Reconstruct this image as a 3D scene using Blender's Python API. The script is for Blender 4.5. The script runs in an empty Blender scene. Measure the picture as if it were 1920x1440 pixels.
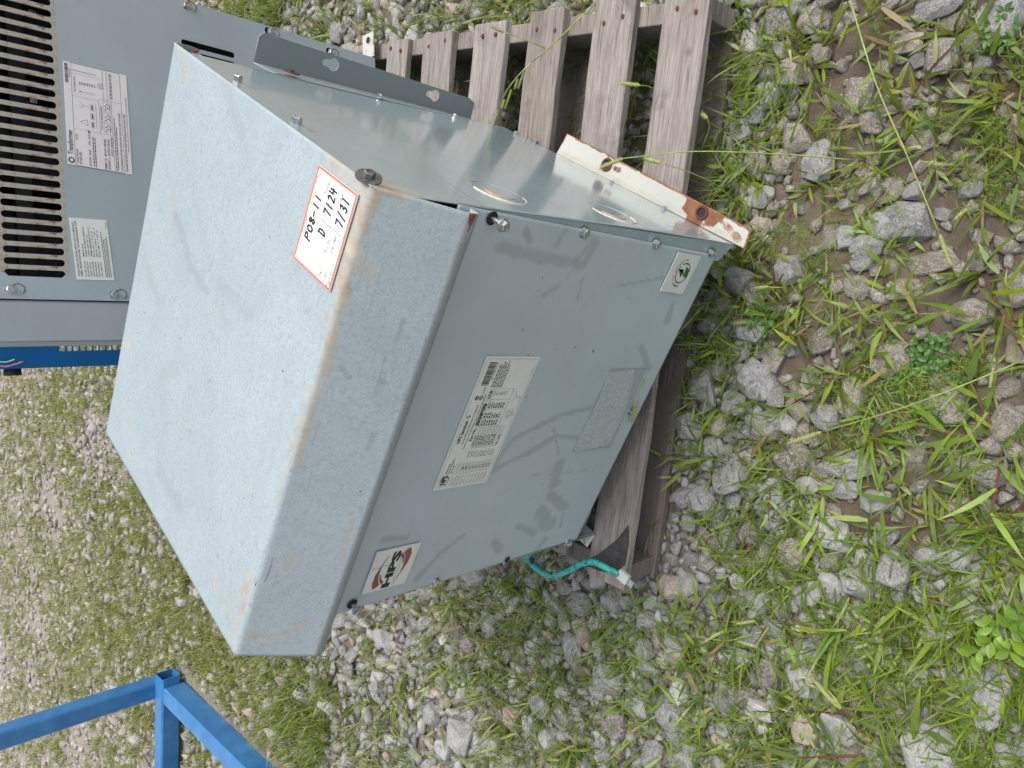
import bpy, bmesh, math, random
import numpy as np
from mathutils import Vector, Matrix
random.seed(7); RNG = np.random.default_rng(11)
SC = bpy.context.scene
COL = SC.collection
PI = math.pi

# ------------------------------------------------------------------ camera
R = np.array([[0.3361, -0.6415, -0.6896], [-0.8597, -0.508, 0.0536], [-0.3847, 0.5748, -0.7222]])
_u, _s, _v = np.linalg.svd(R); R = _u @ _v
T = np.array([0.7911, -0.631, 1.3321]); F = 1476.44
cam_d = bpy.data.cameras.new('camera'); cam = bpy.data.objects.new('camera', cam_d); COL.objects.link(cam)
M = Matrix.Identity(4)
for i in range(3):
    M[i][0] = R[0][i]; M[i][1] = -R[1][i]; M[i][2] = -R[2][i]; M[i][3] = T[i]
cam.matrix_world = M
cam_d.sensor_width = 36; cam_d.lens = F * 36 / 1920; cam_d.clip_start = 0.02; cam_d.clip_end = 500
SC.camera = cam

# ------------------------------------------------------------------ world, sun, exposure
SUN_EL, SUN_AZ = math.radians(62), math.radians(12)      # azimuth measured from +X towards +Y
w = bpy.data.worlds.new('World'); SC.world = w; w.use_nodes = True
nt = w.node_tree; bg = nt.nodes['Background']
sky = nt.nodes.new('ShaderNodeTexSky'); sky.sky_type = 'NISHITA'; sky.sun_disc = False
sky.sun_elevation = SUN_EL; sky.sun_rotation = PI / 2 - SUN_AZ
sky.air_density = 1.0; sky.dust_density = 4.0; sky.ozone_density = 1.0
hs = nt.nodes.new('ShaderNodeHueSaturation'); hs.inputs['Saturation'].default_value = 0.42      # thin cloud over the whole sky
nt.links.new(sky.outputs[0], hs.inputs['Color']); nt.links.new(hs.outputs[0], bg.inputs[0]); bg.inputs[1].default_value = 0.15
sd = bpy.data.lights.new('sun', 'SUN'); sd.energy = 1.4; sd.angle = math.radians(26); sd.color = (1, 0.955, 0.9)
sun = bpy.data.objects.new('sun', sd); COL.objects.link(sun)
dv = Vector((math.cos(SUN_EL) * math.cos(SUN_AZ), math.cos(SUN_EL) * math.sin(SUN_AZ), math.sin(SUN_EL)))
sun.rotation_euler = dv.to_track_quat('Z', 'Y').to_euler()
SC.view_settings.view_transform = 'Standard'; SC.view_settings.look = 'None'
SC.view_settings.gamma = 1; SC.view_settings.exposure = 0.62; SC.view_settings.use_curve_mapping = False

# ------------------------------------------------------------------ measuring helpers (photo pixel -> point on a real plane)
def ray(x, y): return R.T @ np.array([(x - 960) / F, (y - 720) / F, 1.0])
def atz(x, y, z=0.0):
    v = ray(x, y); return T + v * ((z - T[2]) / v[2])
def onp(x, y, P, n):
    v = ray(x, y); n = np.array(n, float); return T + v * (np.dot(n, np.array(P) - T) / np.dot(n, v))
def dist(P): return float(np.linalg.norm(np.array(P) - T))
def proj(P):
    c = (np.asarray(P) - T) @ R.T
    return 960 + F * c[..., 0] / c[..., 2], 720 + F * c[..., 1] / c[..., 2], c[..., 2]
RIGHT = np.array([-R[1][0], -R[1][1], 0]); RIGHT /= np.linalg.norm(RIGHT)
FWD = np.array([-RIGHT[1], RIGHT[0], 0])

# ------------------------------------------------------------------ naming helpers
def tag(o, label=None, cat=None, group=None, kind=None):
    if label: o['label'] = label
    if cat: o['category'] = cat
    if group: o['group'] = group
    if kind: o['kind'] = kind
    return o
def empty(name, loc=(0, 0, 0), rz=0.0):
    o = bpy.data.objects.new(name, None); COL.objects.link(o)
    o.location = loc; o.rotation_euler = (0, 0, rz); o.empty_display_size = 0.1
    return o
def mobj(name, verts, faces, mat, parent=None, smooth=False):
    me = bpy.data.meshes.new(name); me.from_pydata([tuple(v) for v in verts], [], faces); me.update()
    if mat: me.materials.append(mat)
    if smooth: me.polygons.foreach_set('use_smooth', [True] * len(me.polygons))
    o = bpy.data.objects.new(name, me); COL.objects.link(o)
    if parent: o.parent = parent
    return o
def fastmesh(name, V, Fc, mat, cols=None, smooth=False, parent=None):
    """V (n,3), Fc (m,k) all same k; cols (n,4) point colour"""
    me = bpy.data.meshes.new(name); n, (m, k) = len(V), Fc.shape
    me.vertices.add(n); me.vertices.foreach_set('co', np.ascontiguousarray(V, dtype=np.float32).ravel())
    me.loops.add(m * k); me.loops.foreach_set('vertex_index', np.ascontiguousarray(Fc, dtype=np.int32).ravel())
    me.polygons.add(m); me.polygons.foreach_set('loop_start', np.arange(0, m * k, k, dtype=np.int32))
    me.polygons.foreach_set('loop_total', np.full(m, k, dtype=np.int32))
    if smooth: me.polygons.foreach_set('use_smooth', np.ones(m, dtype=bool))
    me.update(calc_edges=True); me.validate()
    if cols is not None:
        a = me.color_attributes.new('Col', 'FLOAT_COLOR', 'POINT')
        a.data.foreach_set('color', np.ascontiguousarray(cols, dtype=np.float32).ravel())
    if mat: me.materials.append(mat)
    o = bpy.data.objects.new(name, me); COL.objects.link(o)
    if parent: o.parent = parent
    return o

# ------------------------------------------------------------------ materials
class NB:
    def __init__(s, name):
        s.m = bpy.data.materials.new(name); s.m.use_nodes = True; s.t = s.m.node_tree
        s.b = s.t.nodes['Principled BSDF']; s.tc = s.t.nodes.new('ShaderNodeTexCoord')
    def n(s, t, **k):
        q = s.t.nodes.new('ShaderNode' + t)
        for a, v in k.items(): setattr(q, a, v)
        return q
    def put(s, sock, v):
        if hasattr(v, 'outputs'): v = v.outputs[0]
        if isinstance(v, bpy.types.NodeSocket): s.t.links.new(v, sock)
        elif isinstance(v, (tuple, list)) and len(v) == 3 and sock.type == 'RGBA': sock.default_value = (*v, 1)
        else: sock.default_value = v
    def mapped(s, scale=(1, 1, 1), src='Object', rot=(0, 0, 0)):
        mp = s.n('Mapping'); s.t.links.new(s.tc.outputs[src], mp.inputs[0])
        mp.inputs['Scale'].default_value = scale if isinstance(scale, tuple) else (scale,) * 3
        mp.inputs['Rotation'].default_value = rot
        return mp.outputs[0]
    def noise(s, scale, detail=4, rough=0.6, vec=None, dist=0.0):
        q = s.n('TexNoise'); q.inputs['Scale'].default_value = scale; q.inputs['Detail'].default_value = detail
        q.inputs['Roughness'].default_value = rough; q.inputs['Distortion'].default_value = dist
        s.t.links.new(vec or s.tc.outputs['Object'], q.inputs['Vector']); return q.outputs['Fac']
    def ramp(s, f, stops):
        q = s.n('ValToRGB'); s.t.links.new(f, q.inputs[0]); e = q.color_ramp.elements
        while len(e) < len(stops): e.new(0.5)
        for i, (p, c) in enumerate(stops):
            e[i].position = p; e[i].color = (*c, 1) if isinstance(c, tuple) else (c, c, c, 1)
        return q.outputs[0]
    def mix(s, f, a, b, mode='MIX'):
        q = s.n('MixRGB', blend_type=mode); s.put(q.inputs[0], f); s.put(q.inputs[1], a); s.put(q.inputs[2], b); return q.outputs[0]
    def math(s, op, a, b=0.0, clamp=False):
        q = s.n('Math', operation=op, use_clamp=clamp); s.put(q.inputs[0], a); s.put(q.inputs[1], b); return q.outputs[0]
    def attr(s, name='Col'):
        q = s.n('Attribute'); q.attribute_name = name; return q.outputs['Color']
    def rgb(s, c):
        q = s.n('SeparateColor'); s.t.links.new(c, q.inputs[0]); return q.outputs
    def bump(s, h, strength=0.3, d=0.01):
        q = s.n('Bump'); q.inputs['Strength'].default_value = strength; q.inputs['Distance'].default_value = d
        s.put(q.inputs['Height'], h); s.t.links.new(q.outputs[0], s.b.inputs['Normal'])
    def fin(s, col=None, rough=0.5, metal=0.0, spec=None):
        if col is not None: s.put(s.b.inputs['Base Color'], col)
        s.put(s.b.inputs['Roughness'], rough); s.put(s.b.inputs['Metallic'], metal)
        if spec is not None: s.b.inputs['Specular IOR Level'].default_value = spec
        return s.m

def mat_paint(name, base, rough=0.35, chalk=0.0, wear=True, rustiness=0.0, coat=0.0):
    q = NB(name)
    big = q.noise(3.5, 5, 0.6); fine = q.noise(420, 2, 0.7); mid = q.noise(38, 6, 0.7)
    c = q.mix(q.ramp(big, [(0.3, 0.0), (0.7, 1.0)]), tuple(v * 0.90 for v in base), tuple(v * 1.06 for v in base))
    c = q.mix(q.math('MULTIPLY', q.ramp(mid, [(0.45, 0.0), (0.75, 1.0)]), 0.25), c, tuple(v * 0.82 for v in base))
    if chalk:
        c = q.mix(q.math('MULTIPLY', q.ramp(fine, [(0.42, 0.0), (0.58, 1.0)]), chalk), c, tuple(min(1, v * 1.35) for v in base))
        c = q.mix(q.math('MULTIPLY', q.ramp(q.noise(150, 6, 0.8), [(0.50, 0.0), (0.64, 1.0)]), chalk * 0.9), c, tuple(v * 0.6 for v in base))
    if chalk:
        c = q.mix(q.math('MULTIPLY', q.ramp(q.noise(7, 8, 0.78, None, 1.5), [(0.42, 0.0), (0.62, 1.0)]), 0.30), c, tuple(v * 0.76 for v in base))
        for rot in ((0.2, 0.1, 0.5), (0.1, 0.4, 2.0), (0.5, 0.2, 1.2)):
            c = q.mix(q.math('MULTIPLY', q.ramp(q.noise(6, 3, 0.5, q.mapped((2.5, 55, 55), rot=rot)), [(0.68, 0.0), (0.70, 1.0)]), 0.35), c, tuple(v * 0.66 for v in base))
        c = q.mix(q.math('MULTIPLY', q.ramp(q.noise(5, 9, 0.82, None, 0.8), [(0.56, 0.0), (0.70, 1.0)]), 0.35), c, (0.36, 0.34, 0.29))
    # hairline scratches: very stretched noise
    sc = q.noise(9, 3, 0.5, q.mapped((1.5, 60, 60), rot=(0.3, 0.5, 0.7)))
    c = q.mix(q.math('MULTIPLY', q.ramp(sc, [(0.70, 0.0), (0.715, 1.0)]), 0.35), c, tuple(v * 0.7 for v in base))
    sp = q.noise(130, 2, 0.4)
    c = q.mix(q.math('MULTIPLY', q.ramp(sp, [(0.76, 0.0), (0.79, 1.0)]), 0.6), c, (0.05, 0.045, 0.04))
    r = q.math('ADD', rough, q.math('MULTIPLY', big, 0.15))
    if wear:
        ch = q.rgb(q.attr('Col'))
        n1 = q.noise(60, 8, 0.75); n2 = q.noise(22, 6, 0.7, q.mapped((1, 1, 1)), 1.2)
        d = q.math('MULTIPLY', ch[0], q.ramp(n1, [(0.3, 0.15), (0.62, 1.0)]))
        c = q.mix(d, c, q.ramp(n2, [(0.3, (0.30, 0.235, 0.165)), (0.7, (0.46, 0.40, 0.31))]))
        ru = q.ramp(q.math('ADD', ch[1], q.math('MULTIPLY', q.math('SUBTRACT', n1, 0.5), 0.9)), [(0.42, 0.0), (0.66, 1.0)])
        c = q.mix(ru, c, q.ramp(n2, [(0.3, (0.075, 0.026, 0.014)), (0.65, (0.27, 0.105, 0.045))]))
        c = q.mix(q.math('MULTIPLY', ch[2], 0.72), c, tuple(v * 0.62 for v in (base[0] * 1.05, base[1], base[2] * 0.95)))
        r = q.math('ADD', r, q.math('ADD', q.math('MULTIPLY', d, 0.3), q.math('MULTIPLY', ch[2], 0.12)))
    if rustiness:
        n1 = q.noise(26, 8, 0.75)
        ru = q.ramp(n1, [(0.62 - 0.2 * rustiness, 0.0), (0.72 - 0.2 * rustiness, 1.0)])
        c = q.mix(ru, c, q.ramp(q.noise(70, 4), [(0.3, (0.12, 0.035, 0.012)), (0.7, (0.38, 0.16, 0.06))]))
        r = q.math('ADD', r, q.math('MULTIPLY', ru, 0.35))
    q.bump(q.math('ADD', fine, q.math('MULTIPLY', mid, 0.6)), 0.10 + 0.15 * chalk, 0.0006)
    m = q.fin(c, r)
    if coat:
        q.b.inputs['Coat Weight'].default_value = coat; q.b.inputs['Coat Roughness'].default_value = 0.08
    return m
def mat_simple(name, col, rough=0.6, metal=0.0, nscale=60, amt=0.25, spec=None):
    q = NB(name); f = q.noise(nscale, 4)
    c = q.mix(q.ramp(f, [(0.3, 0.0), (0.7, 1.0)]), tuple(v * (1 - amt) for v in col), tuple(min(1, v * (1 + amt)) for v in col))
    return q.fin(c, rough, metal, spec)

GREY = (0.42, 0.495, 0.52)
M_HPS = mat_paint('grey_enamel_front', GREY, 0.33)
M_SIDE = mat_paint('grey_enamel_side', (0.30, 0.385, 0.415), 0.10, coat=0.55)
M_LID = mat_paint('chalky_grey_enamel', (0.298, 0.357, 0.378), 0.62, chalk=0.45)
M_APR = M_LID
M_GE = mat_paint('grey_enamel_louvred', (0.325, 0.385, 0.41), 0.42)
M_GEB = mat_paint('rusty_cream_enamel', (0.37, 0.355, 0.305), 0.6, wear=False, rustiness=0.58)
M_FOOT = mat_paint('rusty_pale_enamel', (0.47, 0.49, 0.45), 0.5, rustiness=0.45)
M_BRKT = mat_paint('grey_enamel_bracket', (0.235, 0.28, 0.295), 0.4, wear=False)
M_EDGE = mat_simple('bare_edge', (0.42, 0.36, 0.28), 0.6)
M_DARK = mat_simple('dark_inside', (0.012, 0.013, 0.016), 0.7)  # near-black stands in for shade inside holes and housings
M_INNER = mat_simple('dull_core_steel', (0.03, 0.032, 0.036), 0.6)
M_STEEL = mat_simple('zinc_bolt', (0.55, 0.56, 0.57), 0.28, 1.0, 300, 0.35)
M_RUST = mat_simple('rust', (0.10, 0.032, 0.018), 0.85, 0, 200, 0.5)
M_PAPER = mat_simple('label_paper', (0.66, 0.68, 0.64), 0.45, 0, 30, 0.05)
M_WHITE = mat_simple('glossy_white_label', (0.86, 0.86, 0.85), 0.35, 0, 30, 0.02)
M_GEP = mat_simple('lilac_white_label', (0.70, 0.67, 0.67), 0.45, 0, 30, 0.04)
M_INK = mat_simple('black_ink', (0.02, 0.022, 0.028), 0.5, 0, 50, 0.3)
M_INKG = mat_simple('grey_ink', (0.16, 0.16, 0.17), 0.6)
M_MARK = mat_simple('marker_ink', (0.025, 0.025, 0.04), 0.45)
M_ORNG = mat_simple('orange_red_print', (0.85, 0.19, 0.10), 0.45, 0, 30, 0.05)
M_BRWN = mat_simple('brown_print', (0.24, 0.085, 0.05), 0.5)
M_GRN = mat_simple('green_print', (0.035, 0.14, 0.045), 0.5)
M_BLUE = mat_simple('blue_cabinet_paint', (0.005, 0.11, 0.32), 0.32, 0, 4, 0.15)
M_BLK = mat_simple('black_rubber', (0.012, 0.011, 0.011), 0.5)

def mat_bluetube():
    q = NB('worn_blue_tube_paint')
    n1 = q.noise(45, 8, 0.75); n2 = q.noise(12, 4, 0.6)
    c = q.mix(q.ramp(n2, [(0.3, 0.0), (0.7, 1.0)]), (0.022, 0.135, 0.34), (0.055, 0.215, 0.46))
    c = q.mix(q.ramp(q.noise(30, 6, 0.8, q.mapped((1, 1, 4))), [(0.55, 0.0), (0.68, 0.6)]), c, (0.10, 0.15, 0.21))
    c = q.mix(q.ramp(n1, [(0.645, 0.0), (0.675, 1.0)]), c, (0.09, 0.045, 0.025))
    q.bump(n1, 0.1, 0.001)
    return q.fin(c, 0.33)
M_TUBE = mat_bluetube()

def mat_patch():
    q = NB('old_glue_residue')
    v = q.n('TexVoronoi', feature='DISTANCE_TO_EDGE'); v.inputs['Scale'].default_value = 150
    q.t.links.new(q.mapped((1, 1, 1.6)), v.inputs['Vector'])
    cr = q.ramp(v.outputs['Distance'], [(0.0, 0.0), (0.09, 1.0)])
    f = q.noise(500, 3, 0.7, q.mapped((1, 1, 0.3)))
    c = q.mix(q.ramp(f, [(0.35, 0.0), (0.65, 1.0)]), (0.33, 0.37, 0.37), (0.52, 0.56, 0.56))
    c = q.mix(cr, (0.29, 0.335, 0.34), c)
    return q.fin(c, 0.7)
M_PATCH = mat_patch()

def mat_wood(name, light=(0.42, 0.385, 0.355), dark=(0.085, 0.07, 0.062), stain=0.0):
    q = NB(name); oi = q.n('ObjectInfo')
    vec = q.n('VectorMath', operation='ADD'); q.t.links.new(q.mapped((1.2, 26, 26)), vec.inputs[0])
    off = q.n('VectorMath', operation='SCALE'); q.t.links.new(oi.outputs['Random'], off.inputs['Scale']); off.inputs[0].default_value = (37, 91, 53)
    q.t.links.new(off.outputs[0], vec.inputs[1])
    g = q.noise(3.2, 8, 0.72, vec.outputs[0], 0.6); g2 = q.noise(13, 6, 0.7, vec.outputs[0], 0.2)
    v2 = q.n('VectorMath', operation='ADD'); q.t.links.new(q.mapped(1.0), v2.inputs[0]); q.t.links.new(off.outputs[0], v2.inputs[1])
    b = q.noise(5, 4, 0.6, v2.outputs[0])
    c = q.ramp(g, [(0.30, dark), (0.5, tuple(0.55 * a + 0.45 * d for a, d in zip(light, dark))), (0.66, light)])
    c = q.mix(0.55, c, q.ramp(g2, [(0.35, dark), (0.62, light)]))
    c = q.mix(q.ramp(b, [(0.42, 0.0), (0.72, 0.5)]), c, (0.215, 0.175, 0.15))
    c = q.mix(q.ramp(g2, [(0.24, 0.9), (0.37, 0.0)]), c, (0.035, 0.03, 0.026))
    c = q.mix(q.ramp(q.noise(9, 4, 0.6, v2.outputs[0]), [(0.62, 0.0), (0.72, 0.5)]), c, (0.09, 0.075, 0.07))
    c = q.mix(q.math('MULTIPLY', oi.outputs['Random'], 0.5), c, q.mix(1.0, c, (0.62, 0.56, 0.52), 'MULTIPLY'))
    kn = q.n('TexVoronoi'); kn.inputs['Scale'].default_value = 6.5; q.t.links.new(v2.outputs[0], kn.inputs['Vector'])
    c = q.mix(q.ramp(kn.outputs['Distance'], [(0.0, 0.85), (0.075, 0.5), (0.10, 0.0)]), c, (0.075, 0.045, 0.03))
    c = q.mix(q.ramp(q.noise(4, 6, 0.7, v2.outputs[0], 0.8), [(0.54, 0.0), (0.64, 0.55)]), c, (0.10, 0.085, 0.075))
    q.bump(q.math('ADD', g2, g), 0.6, 0.0025)
    return q.fin(c, 0.82)
M_WOOD = mat_wood('weathered_wood')
M_WOOD2 = mat_wood('dark_weathered_wood', (0.23, 0.195, 0.18), (0.085, 0.07, 0.062))  # darker tone of the wood, for bottom boards and most stringers

def mat_stone(name, use_attr):
    q = NB(name)
    if use_attr: base = q.attr('Col'); vec = q.mapped(1.0)
    else:
        oi = q.n('ObjectInfo'); base = oi.outputs['Color']
        va = q.n('VectorMath', operation='ADD'); q.t.links.new(q.mapped(.035), va.inputs[0])
        sc = q.n('VectorMath', operation='SCALE'); sc.inputs[0].default_value = (31, 17, 53); q.t.links.new(oi.outputs['Random'], sc.inputs['Scale'])
        q.t.links.new(sc.outputs[0], va.inputs[1]); vec = va.outputs[0]
    n1 = q.noise(38, 10, 0.8, vec); n2 = q.noise(130, 6, 0.85, vec); n3 = q.noise(45, 6, 0.65, vec, 2.2)
    c = q.mix(q.ramp(n1, [(0.32, 0.0), (0.68, 1.0)]), q.mix(1.0, base, (0.50, 0.51, 0.53), 'MULTIPLY'), q.mix(1.0, base, (1.22, 1.20, 1.16), 'MULTIPLY'))
    c = q.mix(q.ramp(n3, [(0.47, 0.0), (0.5, 0.75), (0.53, 0.0)]), c, (0.62, 0.62, 0.60))
    c = q.mix(q.ramp(n2, [(0.55, 0.0), (0.68, 0.5)]), c, (0.60, 0.60, 0.58))
    c = q.mix(q.ramp(n2, [(0.30, 0.55), (0.42, 0.0)]), c, (0.09, 0.09, 0.09))
    q.bump(q.math('ADD', n1, q.math('MULTIPLY', n2, 0.5)), 1.0, 0.006)
    return q.fin(c, 0.85)
M_STONE = mat_stone('limestone_chunk', False); M_STONES = mat_stone('limestone_gravel', True)

def mat_ground():
    q = NB('dirt_ground')
    n1 = q.noise(2.2, 6, 0.65); n2 = q.noise(40, 8, 0.75); n3 = q.noise(260, 5, 0.75)
    c = q.mix(q.ramp(n1, [(0.35, 0.0), (0.65, 1.0)]), (0.10, 0.075, 0.050), (0.19, 0.148, 0.105))
    c = q.mix(q.ramp(n2, [(0.42, 0.0), (0.70, 0.45)]), c, (0.24, 0.205, 0.165))
    c = q.mix(q.ramp(n3, [(0.60, 0.0), (0.68, 0.5)]), c, (0.31, 0.28, 0.24))
    c = q.mix(q.ramp(n3, [(0.30, 0.6), (0.42, 0.0)]), c, (0.055, 0.042, 0.032))
    ch = q.rgb(q.attr('Col'))
    v = q.n('TexVoronoi'); v.inputs['Scale'].default_value = 55; q.t.links.new(q.mapped(1.0), v.inputs['Vector'])
    gr = q.mix(q.ramp(n2, [(0.3, 0.0), (0.7, 1.0)]), (0.26, 0.23, 0.20), (0.52, 0.47, 0.42))
    gr = q.mix(0.35, gr, q.ramp(q.rgb(v.outputs['Color'])[0], [(0.0, (0.28, 0.25, 0.22)), (1.0, (0.66, 0.62, 0.57))]))
    c = q.mix(ch[0], c, gr)
    q.bump(q.math('ADD', q.math('MULTIPLY', n2, 1.0), q.math('MULTIPLY', n3, 0.35)), 0.9, 0.012)
    return q.fin(c, 0.95)
M_GROUND = mat_ground()

def mat_leaf(name, attr=True):
    q = NB(name)
    base = q.attr('Col')
    if not attr:
        oi = q.n('ObjectInfo'); h = q.n('HueSaturation'); q.t.links.new(base, h.inputs['Color'])
        q.put(h.inputs['Hue'], q.math('ADD', 0.48, q.math('MULTIPLY', oi.outputs['Random'], 0.035)))
        q.put(h.inputs['Value'], q.math('ADD', 0.8, q.math('MULTIPLY', oi.outputs['Random'], 0.45))); base = h.outputs[0]
    f = q.noise(55, 4, 0.6)
    c = q.mix(q.ramp(f, [(0.3, 0.0), (0.7, 1.0)]), q.mix(1.0, base, (0.78, 0.8, 0.8), 'MULTIPLY'), q.mix(1.0, base, (1.18, 1.12, 1.0), 'MULTIPLY'))
    m = q.fin(c, 0.42)
    tr = q.n('BsdfTranslucent'); q.t.links.new(q.mix(1.0, c, (1.5, 1.6, 0.8), 'MULTIPLY'), tr.inputs[0])
    ms = q.n('MixShader'); ms.inputs[0].default_value = 0.33
    out = q.t.nodes['Material Output']
    q.t.links.new(q.b.outputs[0], ms.inputs[1]); q.t.links.new(tr.outputs[0], ms.inputs[2]); q.t.links.new(ms.outputs[0], out.inputs[0])
    return m
M_LEAF = mat_leaf('grass_blades'); M_LEAFO = mat_leaf('grass_tuft_blades', False)

# ------------------------------------------------------------------ numpy value noise
_G = RNG.random((256, 256)).astype(np.float64)
def vn(x, y):
    xi = np.floor(x).astype(int); yi = np.floor(y).astype(int); fx = x - xi; fy = y - yi
    fx = fx * fx * (3 - 2 * fx); fy = fy * fy * (3 - 2 * fy)
    a = _G[xi & 255, yi & 255]; b = _G[(xi + 1) & 255, yi & 255]; c = _G[xi & 255, (yi + 1) & 255]; d = _G[(xi + 1) & 255, (yi + 1) & 255]
    return (a * (1 - fx) + b * fx) * (1 - fy) + (c * (1 - fx) + d * fx) * fy
def fbm(x, y, o=4):
    s = 0; a = 0.5
    for i in range(o): s = s + a * vn(x * 2 ** i + 17 * i, y * 2 ** i + 5 * i); a *= 0.5
    return s
def sstep(a, b, x):
    t = np.clip((x - a) / (b - a), 0, 1); return t * t * (3 - 2 * t)

# ------------------------------------------------------------------ ground
PY = math.radians(18.96); PU = np.array([math.cos(PY), math.sin(PY)]); PV = np.array([-PU[1], PU[0]]); P0 = np.array([-.052, -.103])
def in_pallet(x, y, m=0.0):
    a = (x - P0[0]) * PU[0] + (y - P0[1]) * PU[1]; b = (x - P0[0]) * PV[0] + (y - P0[1]) * PV[1]
    return (a > -m) & (a < 1.07 + m) & (b > -m) & (b < 1.09 + m)
def gh(x, y):
    h = (fbm(x * 1.3 + 40, y * 1.3 + 40, 3) - 0.45) * 0.035 + (fbm(x * 9 + 30, y * 9 + 70, 3) - 0.45) * 0.012
    k = np.hypot(x - 0.4, y - 0.5)
    return h * sstep(0.2, 1.3, k) - 0.006
def roadness(x, y):   # pale gravel track beyond the weeds
    b = x * FWD[0] + y * FWD[1]; a = x * RIGHT[0] + y * RIGHT[1]
    q = b - 0.035 * (a + 3) + (fbm(x * .9 + 9, y * .9, 3) - .45) * 0.9
    return sstep(4.72, 5.2, q)
def dirtness(x, y):   # bare muddy patch in the foreground
    px, py = 0.72, -0.20
    a = (x - px) * 0.86 + (y - py) * 0.5; b = -(x - px) * 0.5 + (y - py) * 0.86
    q = (a / 0.48) ** 2 + (b / 0.23) ** 2 + (fbm(x * 9 + 3, y * 9 + 8, 3) - .45) * 1.3
    return 1 - sstep(0.75, 1.35, q)
def graded(lo, hi, step, out):
    c = list(np.arange(lo, hi, step)); s = step; a = c[-1]
    while a < out: s *= 1.35; a += s; c.append(a)
    s = step; a = c[0]; f = []
    while a > -out: s *= 1.35; a -= s; f.append(a)
    return np.array(f[::-1] + c)
gx = graded(-5.6, 1.8, 0.03, 120); gy = graded(-1.1, 6.4, 0.03, 120)
X, Y = np.meshgrid(gx, gy, indexing='ij'); Z = gh(X, Y)
nx, ny = X.shape; I = np.arange(nx * ny).reshape(nx, ny)
Fq = np.stack([I[:-1, :-1], I[1:, :-1], I[1:, 1:], I[:-1, 1:]], -1).reshape(-1, 4)
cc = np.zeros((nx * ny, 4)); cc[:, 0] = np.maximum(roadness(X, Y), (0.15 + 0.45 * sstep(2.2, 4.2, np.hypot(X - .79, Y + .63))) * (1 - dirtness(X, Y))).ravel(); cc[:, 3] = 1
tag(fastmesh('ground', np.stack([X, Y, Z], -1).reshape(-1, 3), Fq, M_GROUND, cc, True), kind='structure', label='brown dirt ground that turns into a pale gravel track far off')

# ------------------------------------------------------------------ stones
def hull_stone(npts, seed, sub=False):
    r = np.random.default_rng(seed)
    p = r.normal(size=(npts, 3)); p /= np.linalg.norm(p, axis=1)[:, None]
    p = np.sign(p) * np.abs(p) ** 0.75
    p *= (0.82 + 0.25 * r.random((npts, 1)))
    bm = bmesh.new(); vs = [bm.verts.new(q) for q in p]
    g = bmesh.ops.convex_hull(bm, input=vs)
    bmesh.ops.delete(bm, geom=[v for v in bm.verts if not v.link_faces], context='VERTS')
    if sub:
        bmesh.ops.dissolve_limit(bm, angle_limit=0.34, verts=bm.verts, edges=bm.edges)
        bmesh.ops.bevel(bm, geom=list(bm.edges), offset=0.055, segments=1, affect='EDGES', clamp_overlap=True)
        bmesh.ops.triangulate(bm, faces=bm.faces)
    bm.verts.ensure_lookup_table()
    V = np.array([v.co[:] for v in bm.verts]); bm.faces.ensure_lookup_table()
    bmesh.ops.triangulate(bm, faces=bm.faces); Fc = np.array([[v.index for v in f.verts] for f in bm.faces])
    bm.verts.index_update(); Fc = np.array([[v.index for v in f.verts] for f in bm.faces])
    bm.free(); V -= V.mean(0); V /= (V.max(0) - V.min(0)) / 2
    return V, Fc
SMALL = [hull_stone(11, 100 + i) for i in range(10)]
BIG = []
for i in range(26):
    V, Fc = hull_stone(24 if i % 2 else 34, 300 + i, True)
    me = bpy.data.meshes.new('limestone_chunk'); me.from_pydata(V.tolist(), [], Fc.tolist()); me.materials.append(M_STONE); me.update()
    BIG.append(me)
TONES = dict(g=(0.285, 0.283, 0.28), b=(0.40, 0.397, 0.39), t=(0.44, 0.36, 0.285), d=(0.26, 0.225, 0.18), p=(0.22, 0.18, 0.185), w=(0.66, 0.65, 0.62), k=(0.15, 0.15, 0.15), r=(0.36, 0.26, 0.21))  # k is the darkest grey stone tone
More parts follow.
